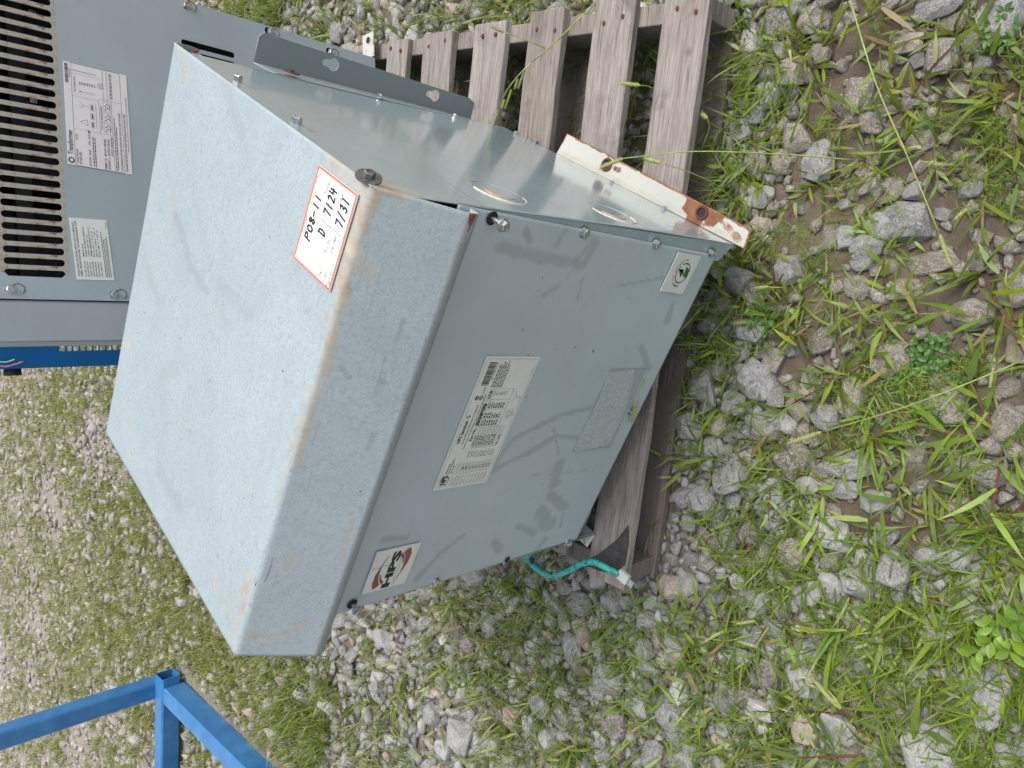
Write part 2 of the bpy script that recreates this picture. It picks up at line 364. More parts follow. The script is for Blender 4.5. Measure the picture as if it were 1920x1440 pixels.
# stones read off the photograph: centre x, y, extent x, extent y, tone
HAND = """1750 10 63 33 g;1880 33 60 67 b;1698 75 50 38 t;1702 38 30 23 g;1717 107 20 30 g;1440 175 55 45 g;1677 187 66 38 d;1607 180 45 70 d;1537 300 55 68 g;1667 253 35 30 d;1723 260 45 38 d;1613 340 58 50 d;1663 353 44 44 d;1708 357 30 30 g;1653 427 53 48 g;1703 422 70 62 g;1623 463 50 50 g;1550 443 33 42 d;1583 443 30 42 g;1497 387 28 24 d;1763 400 28 20 g;1840 117 30 28 g;1820 353 38 28 g;1563 190 22 28 d;1577 382 22 20 b;1777 33 44 28 d;1823 320 40 28 r;1510 297 20 18 g;1360 380 44 36 k;1397 153 34 38 g;1870 213 38 32 d
1383 523 56 50 g;1470 507 50 54 g;1617 490 44 26 g;1657 500 48 26 d;1737 493 76 36 d;1603 537 46 40 d;1690 543 58 38 d;1450 580 34 24 g;1478 653 24 30 b;1517 710 34 64 d;1503 740 28 30 t;1343 693 28 42 g;1380 693 30 24 g;1373 757 44 46 g;1433 800 62 54 g;1380 807 54 30 g;1520 777 36 30 g;1543 783 52 50 g;1770 763 60 72 d;1757 710 40 30 d;1367 890 60 66 b;1410 863 40 42 b;1403 920 40 36 g;1443 920 44 56 b;1583 873 86 50 g;1570 917 66 36 g;1480 950 46 30 b;1633 943 52 40 b;1820 880 100 44 d;1833 950 52 32 b;1523 853 24 17 g;1890 727 44 28 d;1910 653 40 54 t;1697 812 23 13 b
1397 1003 46 44 p;1510 997 36 36 g;1557 1010 66 56 b;1440 1030 34 50 g;1343 1103 30 60 g;1378 1090 30 32 b;1420 1127 40 44 g;1617 1063 40 60 b;1653 1007 44 40 g;1743 1053 60 50 g;1553 1097 44 40 b;1600 1093 54 50 b;1520 1107 30 50 b;1493 1117 26 44 g;1570 1123 40 36 g;1610 1160 40 56 b;1573 1150 30 28 t;1597 1200 30 34 g;1507 1227 66 54 g;1500 1275 64 66 b;1437 1263 44 50 p;1387 1237 36 40 g;1708 1257 44 44 b;1803 1267 56 44 b;1847 1313 58 100 b;1750 1397 74 88 b;1653 1297 40 26 d;1673 1330 44 50 d;1607 1313 30 28 d;1567 1320 26 26 g;1483 1317 26 26 g;1507 1367 44 50 t;1353 1400 34 30 t;1883 1420 40 44 b;1873 987 66 40 d;1900 1023 50 34 d;1893 1123 22 40 g;1900 1087 28 20 t;1647 1260 26 26 d;1520 1420 50 34 g;1327 1127 30 50 g;1790 990 34 30 d;1700 1150 36 28 d;1830 1190 30 24 d;1770 1330 26 30 t
1250 1103 46 44 t;1213 1130 30 30 g;1083 1133 50 48 g;1050 1167 26 36 b;1117 1220 30 42 b;1173 1197 26 26 b;1203 1217 34 44 g;933 1277 30 34 b;1050 1300 42 38 b;1117 1303 36 34 g;1213 1257 44 34 g;1270 1290 34 56 w;1153 1353 50 54 p;960 1347 34 36 r;933 1347 20 34 g;863 1380 54 66 b;823 1283 28 30 g;820 1153 34 30 t;990 1217 34 30 b;943 1233 18 30 b;803 1397 26 26 t;830 1403 34 40 b;773 1420 30 26 g;1223 1417 50 46 g;1283 1427 44 34 b;1253 1050 27 24 g;1020 1390 34 40 b;1340 960 34 30 g;1330 1020 26 34 d;1300 1160 30 34 g;1290 1050 30 24 g;1405 460 30 24 g;1380 580 34 26 k;1350 640 26 34 g"""
SPECIAL = {(1750, 1397): 'largest pale grey chunk at the lower right, flecked white, below the long stone', (1847, 1313): 'long pale grey slab-like stone, tallest of the pale stones at lower right',
  (1557, 1010): 'bright angular grey stone with white veins, close right of the purplish stone', (1397, 1003): 'purplish brown angular stone left of the bright white-veined stone', (1270, 1290): 'whitest stone on the ground, half under a small green sprig',
  (1250, 1103): 'tan rounded stone just beside the front left corner of the pallet', (1153, 1353): 'dull purple stone among the gravel left of the pallet', (1367, 890): 'large grey flecked stone in front of the pallet edge',
  (1583, 873): 'broad flat grey stone in front of the pallet with white veins', (1703, 422): 'wide grey stone, larger of the pair lying side by side in the mud', (1653, 427): 'grey stone, smaller of the pair lying side by side in the mud',
  (1698, 75): 'tan pinkish stone in the mud right of the pallet', (1537, 300): 'oblong dusty grey stone on bare mud right of the rusty foot', (1770, 763): 'big dusty half buried stone in bare mud', (1880, 33): 'grey stone in the far right foreground corner under clover leaves',
  (1507, 1367): 'tan stone under a tuft of grass at lower left of the foreground', (863, 1380): 'long pale boulder among the gravel left of the grey box', (820, 1153): 'pinkish tan stone in the grass just left of the box with brown logo'}
occ = {}
CELL = 0.06
def occ_add(x, y, r): occ.setdefault((int(x // CELL), int(y // CELL)), []).append((x, y, r))
def occ_hit(x, y, r, k):
    i, j = int(x // CELL), int(y // CELL)
    for a in (i - 1, i, i + 1):
        for b in (j - 1, j, j + 1):
            for (p, q, s) in occ.get((a, b), ()):
                if (p - x) ** 2 + (q - y) ** 2 < (k * (r + s)) ** 2: return True
    return False
YAWR = math.atan2(RIGHT[1], RIGHT[0])
nst = 0
def place_stone(x, y, sx, sy, sz, rz, col, label, grp, tilt=0.25, sink=0.35):
    global nst
    o = bpy.data.objects.new('limestone_chunk', BIG[nst % len(BIG)]); COL.objects.link(o); nst += 1
    o.location = (x, y, float(gh(np.float64(x), np.float64(y))) + sz * (1 - 2 * sink)); o.scale = (sx, sy, sz)
    o.rotation_euler = (random.uniform(-tilt, tilt), random.uniform(-tilt, tilt), rz)
    j = random.uniform(0.85, 1.15); o.color = (col[0] * j, col[1] * j, col[2] * j * random.uniform(0.96, 1.04), 1)
    tag(o, label, 'stone', grp); occ_add(x, y, 0.5 * (sx + sy))
for it in HAND.replace('\n', ';').split(';'):
    a = it.split(); px, py, wx, wy = map(float, a[:4])
    P = atz(px, py, 0.012); k = dist(P) / F
    if in_pallet(P[0], P[1], -0.02): continue
    sx = wy * k / 2 * 1.05; sy = wx * k / 2 * 1.12; sz = min(sx, sy) * (0.45 if a[4] == 'd' else 0.7)
    key = (int(px), int(py)); dusty = a[4] == 'd'
    lab = SPECIAL.get(key) or {'g': 'medium grey angular limestone chunk among the foreground gravel and weeds', 'b': 'pale grey white-flecked limestone chunk among the foreground gravel', 'd': 'dusty brown-grey stone half buried in the foreground mud',
        't': 'tan sandstone-coloured stone among grey foreground gravel', 'p': 'purplish stone among grey foreground gravel', 'k': 'dark stone close to the edge of the pallet', 'w': 'white stone', 'r': 'reddish brown stone on the foreground ground'}[a[4]]
    place_stone(P[0], P[1], sx, sy, sz, YAWR + random.uniform(-0.35, 0.35), TONES[a[4]], lab, None if key in SPECIAL else {'g': 'grey limestone chunks', 'b': 'pale limestone chunks', 'd': 'half buried dusty stones', 't': 'tan stones', 'p': 'purplish stones', 'k': 'dark stones at the pallet edge', 'w': 'white stones', 'r': 'reddish stones'}[a[4]], 0.2, 0.42 if dusty else 0.3)
hand_n = nst
# remaining chunks, nearest and largest first, individuals up to 300
def rand_tone(r):
    t = r.random()
    if t < .48: c = TONES['g']
    elif t < .76: c = TONES['b']
    elif t < .84: c = TONES['t']
    elif t < .92: c = TONES['d']
    elif t < .95: c = TONES['p']
    elif t < .97: c = TONES['w']
    else: c = TONES['k']
    return np.array(c)
def visible(x, y, m=60):
    a, b, z = proj(np.array([x, y, 0.0])); return z > 0 and -m < a < 1920 + m and -m < b < 1440 + m
def hidden_by_box(px, py):
    return (330 < px < 1180 and py < 1040 and py > 300 + 0.0 * px) and not (px > 1000 and py > 900)
stuff = []
TD = (atz(320, 1440, .035) - atz(322, 1300, .035))[:2]; TD /= np.linalg.norm(TD); TE = np.array([TD[1], -TD[0]]); TE = TE if TE[1] < 0 else -TE
tries = 0
SZ = np.random.default_rng(5)
for rad, cnt, kk in ((0.032, 90, .85), (0.025, 1500, .80), (0.0185, 9000, .74), (0.013, 34000, .70), (0.0085, 26000, .62)):
    for i in range(cnt):
        t = SZ.random(); # sample by image to spend stones where they show
        px, py = SZ.uniform(-40, 1960), SZ.uniform(-40, 1480)
        if rad < 0.02 and px < 1000 and SZ.random() < 0.2: px = SZ.uniform(-40, 1960)
        P = atz(px, py, 0); x, y = P[0], P[1]
        if rad < 0.012 and dist(P) > 3.4: continue
        if rad > 0.02 and dist(P) > 4.5: continue
        if hidden_by_box(px, py) : continue
        _q = P[:2] - atz(322, 1300, .035)[:2]; _a, _b = _q @ TD, _q @ TE
        if (-.14 < _a < 1.7 and abs(_b) < .05) or (-.05 < _b < 1.7 and abs(_a + .02) < .075): continue
        r = rad * SZ.uniform(0.75, 1.35)
        dn = float(dirtness(np.float64(x), np.float64(y)))
        if SZ.random() < dn * (0.985 if rad > 0.012 else 0.93): continue
        if in_pallet(x, y, 0.02) and (r > 0.015 or SZ.random() < .6): continue
        rd = float(roadness(np.float64(x), np.float64(y)))
        if rd > 0.4 and rad > 0.015: continue
        if occ_hit(x, y, r, kk): continue
        occ_add(x, y, r)
        stuff.append((x, y, r, dist(P), dn, rd))
stuff.sort(key=lambda s: -s[2] / s[3] * (0 if in_pallet(s[0], s[1]) else 1))
left = max(0, 300 - nst)
for s in stuff[:left]:
    x, y, r = s[:3]; c = rand_tone(SZ)
    if s[4] > .3: c = np.array(TONES['d']) * SZ.uniform(.85, 1.2)
    near = 'beside the pallet' if in_pallet(x, y, .35) else 'in the weedy ground'
    place_stone(x, y, r * SZ.uniform(.95, 1.3), r * SZ.uniform(.8, 1.1), r * SZ.uniform(.55, .8), SZ.uniform(0, 6.3), c, 'small angular limestone chunk %s, one of many alike' % near, 'loose limestone chunks ' + near, .35, .3)
V_, F_, C_ = [], [], []; base = 0
for (x, y, r, dd, dn, rd) in stuff[left:]:
    V, Fc = SMALL[SZ.integers(10)]
    a = SZ.uniform(0, 6.3); ca, sa = math.cos(a), math.sin(a); t1, t2 = SZ.uniform(-.4, .4, 2)
    S = V * np.array([r * SZ.uniform(.9, 1.35), r * SZ.uniform(.75, 1.1), r * SZ.uniform(.5, .85)])
    S[:, 2] += S[:, 0] * t1 + S[:, 1] * t2
    Q = np.empty_like(S); Q[:, 0] = S[:, 0] * ca - S[:, 1] * sa + x; Q[:, 1] = S[:, 0] * sa + S[:, 1] * ca + y
    Q[:, 2] = S[:, 2] + float(gh(np.float64(x), np.float64(y))) + r * 0.22
    c = rand_tone(SZ) * SZ.uniform(.8, 1.25)
    if dn > .3: c = np.array(TONES['d']) * SZ.uniform(.8, 1.2)
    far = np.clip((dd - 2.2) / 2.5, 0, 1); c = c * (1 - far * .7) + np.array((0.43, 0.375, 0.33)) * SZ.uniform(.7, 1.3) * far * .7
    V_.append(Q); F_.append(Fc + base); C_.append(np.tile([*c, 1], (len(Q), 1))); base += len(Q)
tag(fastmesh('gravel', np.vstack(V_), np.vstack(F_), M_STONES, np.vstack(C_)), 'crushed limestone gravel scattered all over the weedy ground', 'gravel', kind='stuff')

# ------------------------------------------------------------------ grass
def blades(rng, N, org, length, width, elev, az, droop, hueA, hueB, seg=4, red=0.0):
    """vectorised curved ribbons; all args arrays of len N (org Nx3). returns V, F, C"""
    s = np.linspace(0, 1, seg + 1)[None, :]
    L = length[:, None]; el = elev[:, None] - droop[:, None] * s
    dx = np.cos(el); dz = np.sin(el)
    cx = np.concatenate([np.zeros((N, 1)), np.cumsum((dx[:, 1:] + dx[:, :-1]) / 2, 1)], 1) * L / seg
    cz = np.concatenate([np.zeros((N, 1)), np.cumsum((dz[:, 1:] + dz[:, :-1]) / 2, 1)], 1) * L / seg
    bend = rng.normal(0, .25, (N, 1)) * s ** 2 * L * .5
    ca, sa = np.cos(az)[:, None], np.sin(az)[:, None]
    px = org[:, 0:1] + cx * ca - bend * sa; py = org[:, 1:2] + cx * sa + bend * ca; pz = org[:, 2:3] + cz
    pz = np.maximum(pz, org[:, 2:3] + 0.002)
    wd = width[:, None] * np.clip(np.minimum(.45 + 2.2 * s, 1.25 * (1 - s ** 2.2)), 0.03, 1) / 2
    tw = rng.uniform(-.7, .7, (N, 1)) + rng.normal(0, .4, (N, 1)) * s
    ox = -sa * np.cos(tw) * wd; oy = ca * np.cos(tw) * wd; oz = np.sin(tw) * wd
    A = np.stack([px + ox, py + oy, pz + oz], -1); B = np.stack([px - ox, py - oy, pz - oz], -1)
    V = np.stack([A, B], 2).reshape(N * (seg + 1) * 2, 3)
    b = (np.arange(N) * (seg + 1) * 2)[:, None] + (np.arange(seg) * 2)[None, :]
    Fc = np.stack([b, b + 1, b + 3, b + 2], -1).reshape(-1, 4)
    mixv = rng.random((N, 1, 1)); col = hueA * (1 - mixv) + hueB * mixv
    dry = (rng.random((N, 1, 1)) < .025); col = np.where(dry, np.array([.30, .25, .11]), col)
    rd = np.clip(1 - s * 3.5, 0, 1)[:, :, None] * red
    col = col * (1 - rd) + np.array([.16, .03, .045]) * rd
    tip = sstep(.8, 1, s)[:, :, None] * (rng.random((N, 1, 1)) < .2); col = col * (1 - .6 * tip) + np.array([.35, .26, .1]) * .6 * tip
    C = np.repeat(np.concatenate([col, np.ones((N, seg + 1, 1))], -1)[:, :, None, :], 2, 2).reshape(-1, 4)
    return V, Fc, C
GA = np.array([0.085, 0.145, 0.026]); GB = np.array([0.235, 0.325, 0.03]); GC = np.array([0.26, 0.295, 0.065]); GD = np.array([.14, .17, .045])
TUFT = []
for k in range(18):
    r = np.random.default_rng(900 + k); n = int(r.integers(6, 12))
    big = k % 3
    L = r.uniform(.04, .112, n) * (1, 1.25, .75)[big]; W_ = r.uniform(.0034, .0066, n) * (1, 1.1, .8)[big]
    fan = r.uniform(0, 6.3); spread = (6.3, 3.0, 6.3)[big]
    az = fan + r.uniform(0, spread, n)
    org = np.stack([r.normal(0, .006, n), r.normal(0, .006, n), np.full(n, -.004)], 1)
    V, Fc, C = blades(r, n, org, L, W_, r.uniform(.25, 1.35, n), az, r.uniform(.3, 1.3, n), GA, GB, 5, (.95, .5, .0)[k % 3] if k % 2 else .2)
    # reddish stems lying out with leaves along them
    parts = [(V, Fc, C)]
    for q in range(3 if k % 2 == 0 else 1):
        a0 = r.uniform(0, 6.3); ns = 5; ls = r.uniform(.08, .14)
        V2, F2, C2 = blades(r, 1, np.zeros((1, 3)), np.array([ls]), np.array([.0032]), np.array([.6]), np.array([a0]), np.array([.7]), np.array([.13, .045, .045]), np.array([.15, .13, .04]), 5)
        parts.append((V2, F2, C2))
        pts = V2.reshape(-1, 2, 3).mean(1)[1:5]
        nn = len(pts); parts.append(blades(r, nn, pts, r.uniform(.03, .065, nn), r.uniform(.005, .008, nn), r.uniform(.1, .9, nn), a0 + np.array([.7, -.7, .6, -.6])[:nn] + r.normal(0, .2, nn), r.uniform(.2, .8, nn), GA, GB, 4))
    Vs, Fs, Cs = [], [], []; b = 0
    for (v, f, c) in parts: Vs.append(v); Fs.append(f + b); Cs.append(c); b += len(v)
    o = fastmesh('grass_tuft', np.vstack(Vs), np.vstack(Fs), M_LEAFO, np.vstack(Cs), True)
    TUFT.append(o.data); bpy.data.objects.remove(o)
# tufts read off the photograph: x, y, scale
TH = """1515 105 1.5;1470 297 1.3;1412 377 1.2;1530 353 .8;1880 168 1.4;1843 355 1.3;1790 62 1.1;1650 30 1.2;1585 235 .9;1420 25 1.3;1455 95 1.2;1400 240 1;1700 205 1.2;1750 270 1;1900 240 1.1;1630 300 1;1380 310 1
1842 510 1.8;1660 562 1.2;1680 608 1.1;1430 612 1.2;1413 665 1.1;1560 720 1.3;1605 845 1.4;1405 948 1.3;1735 900 1.5;1880 830 1.7;1540 935 1.4;1635 820 1.1;1730 610 1;1500 560 1;1400 530 .9;1340 600 1;1340 760 1.2;1330 860 1.1;1450 860 1.1;1900 600 1.3;1660 470 .8;1480 560 .9;1820 700 1.1;1700 780 1
1570 1072 1.3;1380 1120 1.1;1662 1078 1.2;1860 1012 1.4;1790 1232 1.3;1585 1165 1.2;1530 1275 1.1;1482 1337 1.6;1625 1235 1.5;1660 1412 1.7;1762 1165 1.4;1700 1130 1.2;1400 1190 1.3;1450 1150 1.2;1350 1330 1.3;1360 1230 1.2;1560 1380 1.1;1850 1400 1.1;1720 1200 1.3;1500 1190 1;1620 1000 1.1;1420 1060 1;1340 1040 1;1900 1360 1;1740 1290 .9
1290 1190 1.5;1180 1160 1.2;1240 1210 1.2;1120 1150 1.1;1010 1130 1.2;900 1130 1.3;860 1090 1.1;790 1170 1.2;960 1190 1.1;1060 1240 1.1;930 1240 1;870 1300 1.2;1000 1330 1.2;1130 1400 1.4;1250 1360 1.4;1220 1420 1.3;1080 1400 1.1;930 1410 1.2;760 1260 1.2;720 1330 1.2;820 1340 1.1;760 1400 1.2;1300 1260 1.1;1320 1330 1.2;1180 1290 1;1150 1225 .9;700 1180 1;690 1250 1.1;650 1330 1.1;1010 1255 1.1;1300 1400 1.1
880 10 1.0;840 25 1.1;700 20 1.1;640 60 .9;560 30 1;480 15 .9;955 15 1.1;1000 130 1.1;1090 60 1;1200 170 1.1;1225 90 1;1400 60 1;960 210 1.2;1190 230 1.1;1100 260 1;800 130 .8;1210 260 .9""".replace('\n', ';')
tsp = {(1515, 105): 'sprawling grass tuft with thick purplish red stems in the upper foreground', (1842, 510): 'long-bladed bright grass plant hanging over bare mud in the foreground', (1412, 377): 'small star-shaped grass tuft with red base next to the rusty foot corner',
       (1482, 1337): 'leafy bright yellow-green grass tuft over the tan stone', (1660, 1412): 'wide dense grass tuft at the bottom of the foreground', (1605, 845): 'grass tuft with upright blades and dark red base in the mud'}
nt_ = 0; tuft_pos = []
def place_tuft(x, y, s, label, grp, cat='grass'):
    global nt_
    o = bpy.data.objects.new('grass_tuft', TUFT[(nt_ * 7) % 18]); COL.objects.link(o); nt_ += 1
    o.location = (x, y, float(gh(np.float64(x), np.float64(y)))); o.rotation_euler = (0, 0, random.uniform(0, 6.3)); o.scale = (s, s, s * random.uniform(.8, 1.1))
    tag(o, label, cat, grp)
for it in TH.split(';'):
    a = it.split(); px, py, s = map(float, a); P = atz(px, py, 0); s *= .86
    key = (int(px), int(py))
    under = bool(in_pallet(P[0], P[1]))
    place_tuft(P[0], P[1], s * (.8 if under else 1), tsp.get(key) or ('green grass tuft growing up between the pallet boards' if under else 'low green grass tuft growing among the foreground stones'), None if key in tsp else ('grass tufts inside the pallet' if under else 'grass tufts among the stones'))
gr = np.random.default_rng(31)
while nt_ < 250:
    px, py = gr.uniform(560, 1940), gr.uniform(-10, 1460)
    P = atz(px, py, 0)
    if hidden_by_box(px, py) or in_pallet(P[0], P[1], .02): continue
    if gr.random() < float(dirtness(P[0], P[1])) * .7: continue
    place_tuft(P[0], P[1], gr.uniform(.45, .95), 'low green grass tuft growing among the foreground stones', 'grass tufts among the stones')
# mass of small weeds and thin blades: one object
Vs, Fs, Cs = [], [], []; b = 0
def addm(t):
    global b
    Vs.append(t[0]); Fs.append(t[1] + b); Cs.append(t[2]); b += len(t[0])
N = 15500
cent = []
gr = np.random.default_rng(77)
_f = atz(322, 1300, .035)[:2]; _d = atz(320, 1440, .035)[:2] - _f; _d /= np.linalg.norm(_d); _e = np.array([_d[1], -_d[0]]); _e = _e if _e[1] < 0 else -_e
def on_tube(x, y):
    q = np.array([x, y]) - _f; a, b_ = q @ _d, q @ _e
    return (-.14 < a < 1.7 and -.05 < b_ < .10) or (-.05 < b_ < 1.7 and -.115 < a < .05)
while len(cent) < N:
    if gr.random() < .76: px, py = gr.uniform(-30, 620), gr.uniform(-40, 1480)
    else: px, py = gr.uniform(600, 1960), gr.uniform(-40, 1480)
    P = atz(px, py, 0); x, y = P[0], P[1]
    if hidden_by_box(px, py): continue
    if in_pallet(x, y, 0) and gr.random() < .1: continue
    cl = float(fbm(np.float64(x * 2.6 + 50), np.float64(y * 2.6 + 20), 3))
    if cl < .24 + .22 * gr.random(): continue
    if gr.random() < float(roadness(np.float64(x), np.float64(y))) * .99 or on_tube(x, y): continue
    if gr.random() < float(dirtness(np.float64(x), np.float64(y))) * .95: continue
    cent.append((x, y, dist(P)))
cent = np.array(cent)
for lo, hi, nb, Ls, Ws, hA, hB, sg, keep in ((0, 1.9, 6, (.03, .10), (.0018, .0038), GA, GB, 4, .42), (1.9, 3.0, 6, (.04, .12), (.0022, .0045), GA * 1.1, GC, 4, .6), (3.0, 20, 7, (.02, .07), (.0022, .0046), GD * 1.15, GC, 3, 1)):
    c = cent[(cent[:, 2] >= lo) & (cent[:, 2] < hi)]
    c = c[gr.random(len(c)) < keep]
    if not len(c): continue
    fan = np.repeat(gr.uniform(0, 6.3, len(c)), nb); up = np.repeat(gr.uniform(.5, 1.3, len(c)), nb); c = np.repeat(c, nb, 0); n = len(c)
    x = c[:, 0] + gr.normal(0, .009, n); y = c[:, 1] + gr.normal(0, .009, n)
    addm(blades(gr, n, np.stack([x, y, gh(x, y)], 1), gr.uniform(*Ls, n), gr.uniform(*Ws, n), np.clip(up + gr.normal(0, .25, n), .15, 1.5), fan + gr.normal(0, 1.0, n), gr.uniform(.1, 1.0, n), hA, hB, sg, .35))
tag(fastmesh('weeds', np.vstack(Vs), np.vstack(Fs), M_LEAF, np.vstack(Cs), True), 'mat of low yellow-green weeds and thin grass over the gravel', 'weeds', kind='stuff')

# feathery weeds (finely divided leaves)
def feather(seed):
    r = np.random.default_rng(seed); parts = []
    for k in range(int(r.integers(5, 9))):
        a = r.uniform(0, 6.3); L = r.uniform(.03, .06)
        v = blades(r, 1, np.zeros((1, 3)), np.array([L]), np.array([.0014]), np.array([r.uniform(.3, .9)]), np.array([a]), np.array([.6]), GA * 1.1, GB, 5); parts.append(v)
        mid = v[0].reshape(-1, 2, 3).mean(1)
        for i in range(1, 6):
            for sgn in (-1, 1):
                n = 1; az = np.array([a + sgn * r.uniform(.6, 1.0)]); ll = L * .38 * (1 - .1 * i)
                v2 = blades(r, n, mid[i:i + 1], np.array([ll]), np.array([.0013]), np.array([.2]), az, np.array([.3]), GA * 1.1, GB, 2); parts.append(v2)
                m2 = v2[0].reshape(-1, 2, 3).mean(1)
                parts.append(blades(r, 4, np.repeat(m2[1:3], 2, 0), np.full(4, ll * .5), np.full(4, .0016), np.full(4, .2), az + np.array([.7, -.7, .7, -.7]), np.full(4, .2), GA * 1.1, GB, 1))
    Vq, Fq_, Cq = [], [], []; bb = 0
    for v, f, c in parts: Vq.append(v); Fq_.append(f + bb); Cq.append(c); bb += len(v)
    o = fastmesh('feathery_weed', np.vstack(Vq), np.vstack(Fq_), M_LEAFO, np.vstack(Cq)); me = o.data; bpy.data.objects.remove(o); return me
FE = [feather(50 + i) for i in range(4)]
for i, (px, py, s, lab) in enumerate([(1650, 725, 1.9, 'largest feathery fern-like weed, on the bare mud in front of the pallet'), (1338, 620, 1.6, 0), (1480, 40, 1, 0), (1820, 250, 1.3, 0), (1850, 330, 1.2, 0), (1890, 100, 1.3, 0), (1570, 265, .8, 0), (1380, 290, 1, 0), (1660, 392, .9, 0), (1600, 425, .9, 0), (1488, 425, .9, 0), (1870, 400, 1, 0),
    (1900, 330, 1, 0), (1420, 490, 1, 0), (1530, 485, .8, 0), (1700, 700, 1.1, 0), (1550, 830, .9, 0), (1810, 660, .8, 0), (1760, 1140, 1, 0), (1800, 1300, .9, 0), (1680, 1215, 1.3, 0), (1080, 1165, 1, 0), (1190, 1250, 1.2, 0), (1160, 1260, 1, 0), (960, 1190, 1, 0), (870, 1290, 1.1, 0), (1250, 1170, 1, 0), (1330, 1200, 1, 0), (700, 1220, 1.2, 0), (1740, 1050, .8, 0), (1850, 1250, .9, 0), (1750, 720, 1.1, 0)]):
    P = atz(px, py, 0); o = bpy.data.objects.new('feathery_weed', FE[i % 4]); COL.objects.link(o); o.location = (P[0], P[1], float(gh(P[0], P[1])) + .004)
    o.rotation_euler = (0, 0, i * 2.4); o.scale = (s,) * 3
    tag(o, lab or 'small feathery weed with finely divided pale green leaves between stones', 'weed', None if lab else 'feathery weeds')

# round-leaved clover and broad-leaved sapling
def leaf_poly(c, d, l, wd, up=.15, n=5, col=(.1, .2, .03)):
    d = Vector(d).normalized(); s = d.cross(Vector((0, 0, 1))); s = s.normalized() if s.length > 1e-4 else Vector((1, 0, 0)); c = Vector(c); vs = []
    for i in range(n + 1):
        t = i / n; q = math.sin(PI * t ** .85) * wd / 2
        p = c + d * l * t + Vector((0, 0, 1)) * (up * l * math.sin(t * 2.2))
        vs += [p + s * q + Vector((0, 0, q * .35)), p, p - s * q + Vector((0, 0, q * .35))]
    f = []
    for i in range(n):
        for j in (0, 1): a = i * 3 + j; f.append((a, a + 1, a + 4, a + 3))
    return [tuple(v) for v in vs], f
def leafy(name, leaves, cola, mat, stems=()):
    V, Fq_ = [], []
    for (c, d, l, wd, up) in leaves:
        v, f = leaf_poly(c, d, l, wd, up); o = len(V); V += v; Fq_ += [tuple(i + o for i in q) for q in f]
    V = np.array(V); Fq_ = np.array(Fq_)
    C = np.tile([*cola, 1], (len(V), 1)).astype(float)
    C[:, :3] *= np.repeat(np.random.default_rng(3).uniform(.75, 1.3, len(leaves)), 18)[:, None]
    return fastmesh(name, V, Fq_, mat, C, True)
P = atz(1738, 667, 0); lv = []
for i in range(60):
    r = np.random.default_rng(i); a = r.uniform(0, 6.3); x = r.normal(0, .035); y = r.normal(0, .02)
    q = RIGHT * x * -.6 + FWD * y
    for k in range(3): lv.append(((q[0], q[1], .008 + r.random() * .012), (math.cos(a + 2.1 * k), math.sin(a + 2.1 * k), .1), .008, .0085, .1))
o = leafy('clover_patch', lv, (.07, .17, .03), M_LEAF); o.location = (P[0], P[1], float(gh(P[0], P[1])))
tag(o, 'patch of small round clover leaves on bare mud in the foreground', 'clover')
for px, py, s, lab in ((1895, 1175, .95, 'bright lime-green broad-leaved plant at the bottom edge of the foreground'), (1440, 595, .6, 'small dark broad-leaved weed in front of the pallet'), (1560, 1225, .0, ''), (1880, 60, .6, 'oval-leaved sprig growing over the corner stone'), (1655, 1230, .5, 'jagged bright green weed seedling between the grey stones')):
    if s == 0: continue
    P = atz(px, py, 0); lv = []; r = np.random.default_rng(int(px))
    for st in range(5):
        a = st * 1.3 + r.uniform(-.4, .4); q0 = np.array([math.cos(a), math.sin(a)]); ln = r.uniform(.006, .012)
        for k in range(int(r.integers(3, 6))):
            t = .008 + k * ln; z = .03 + .02 * math.sin(k * .5) + r.uniform(-.008, .008)
            for sg in (-1, 1):
                aa = a + sg * r.uniform(.5, 1.4); d = (math.cos(aa), math.sin(aa), r.uniform(-.1, .5))
                lv.append(((q0[0] * t, q0[1] * t, z), d, r.uniform(.014, .030), r.uniform(.009, .014), r.uniform(-.1, .3)))
    o = leafy('leafy_weed', lv, (.17, .30, .03) if px in (1895, 1655) else (.08, .17, .03), M_LEAF); o.location = (P[0], P[1], float(gh(P[0], P[1]))); o.scale = (s * 1.1,) * 3
    tag(o, lab, 'weed')

# foxtail stalks: stem polyline + bristly head
def tube(pts, r0, r1, n=6):
    pts = [Vector(p) for p in pts]; V, Fq_ = [], []
    for i, p in enumerate(pts):
        d = (pts[min(i + 1, len(pts) - 1)] - pts[max(i - 1, 0)]).normalized()
        a = d.orthogonal().normalized(); b2 = d.cross(a); r = r0 + (r1 - r0) * i / (len(pts) - 1)
        for k in range(n):
            t = 2 * PI * k / n; V.append(tuple(p + a * math.cos(t) * r + b2 * math.sin(t) * r))
    for i in range(len(pts) - 1):
        for k in range(n): Fq_.append((i * n + k, i * n + (k + 1) % n, (i + 1) * n + (k + 1) % n, (i + 1) * n + k))
    Fq_.append(tuple(range(n - 1, -1, -1))); Fq_.append(tuple((len(pts) - 1) * n + k for k in range(n)))
    return V, Fq_
def spline(pts, m=6):
    pts = [np.array(p, float) for p in pts]; P_ = [2 * pts[0] - pts[1]] + pts + [2 * pts[-1] - pts[-2]]; out = []
    for i in range(1, len(P_) - 2):
        for k in range(m):
            t = k / m; a, b_, c, d = P_[i - 1:i + 3]
            out.append(.5 * (2 * b_ + (c - a) * t + (2 * a - 5 * b_ + 4 * c - d) * t * t + (3 * b_ - a - 3 * c + d) * t ** 3))
    out.append(pts[-1]); return out
def mat_seed(name, c):
    return mat_simple(name, c, 0.6, 0, 400, 0.35)
M_SEED = mat_seed('foxtail_bristles', (.29, .32, .10)); M_SEEDB = mat_seed('ripe_foxtail_bristles', (.24, .20, .07)); M_STEM = mat_simple('grass_stem', (.26, .33, .08), .5, 0, 40, .3)
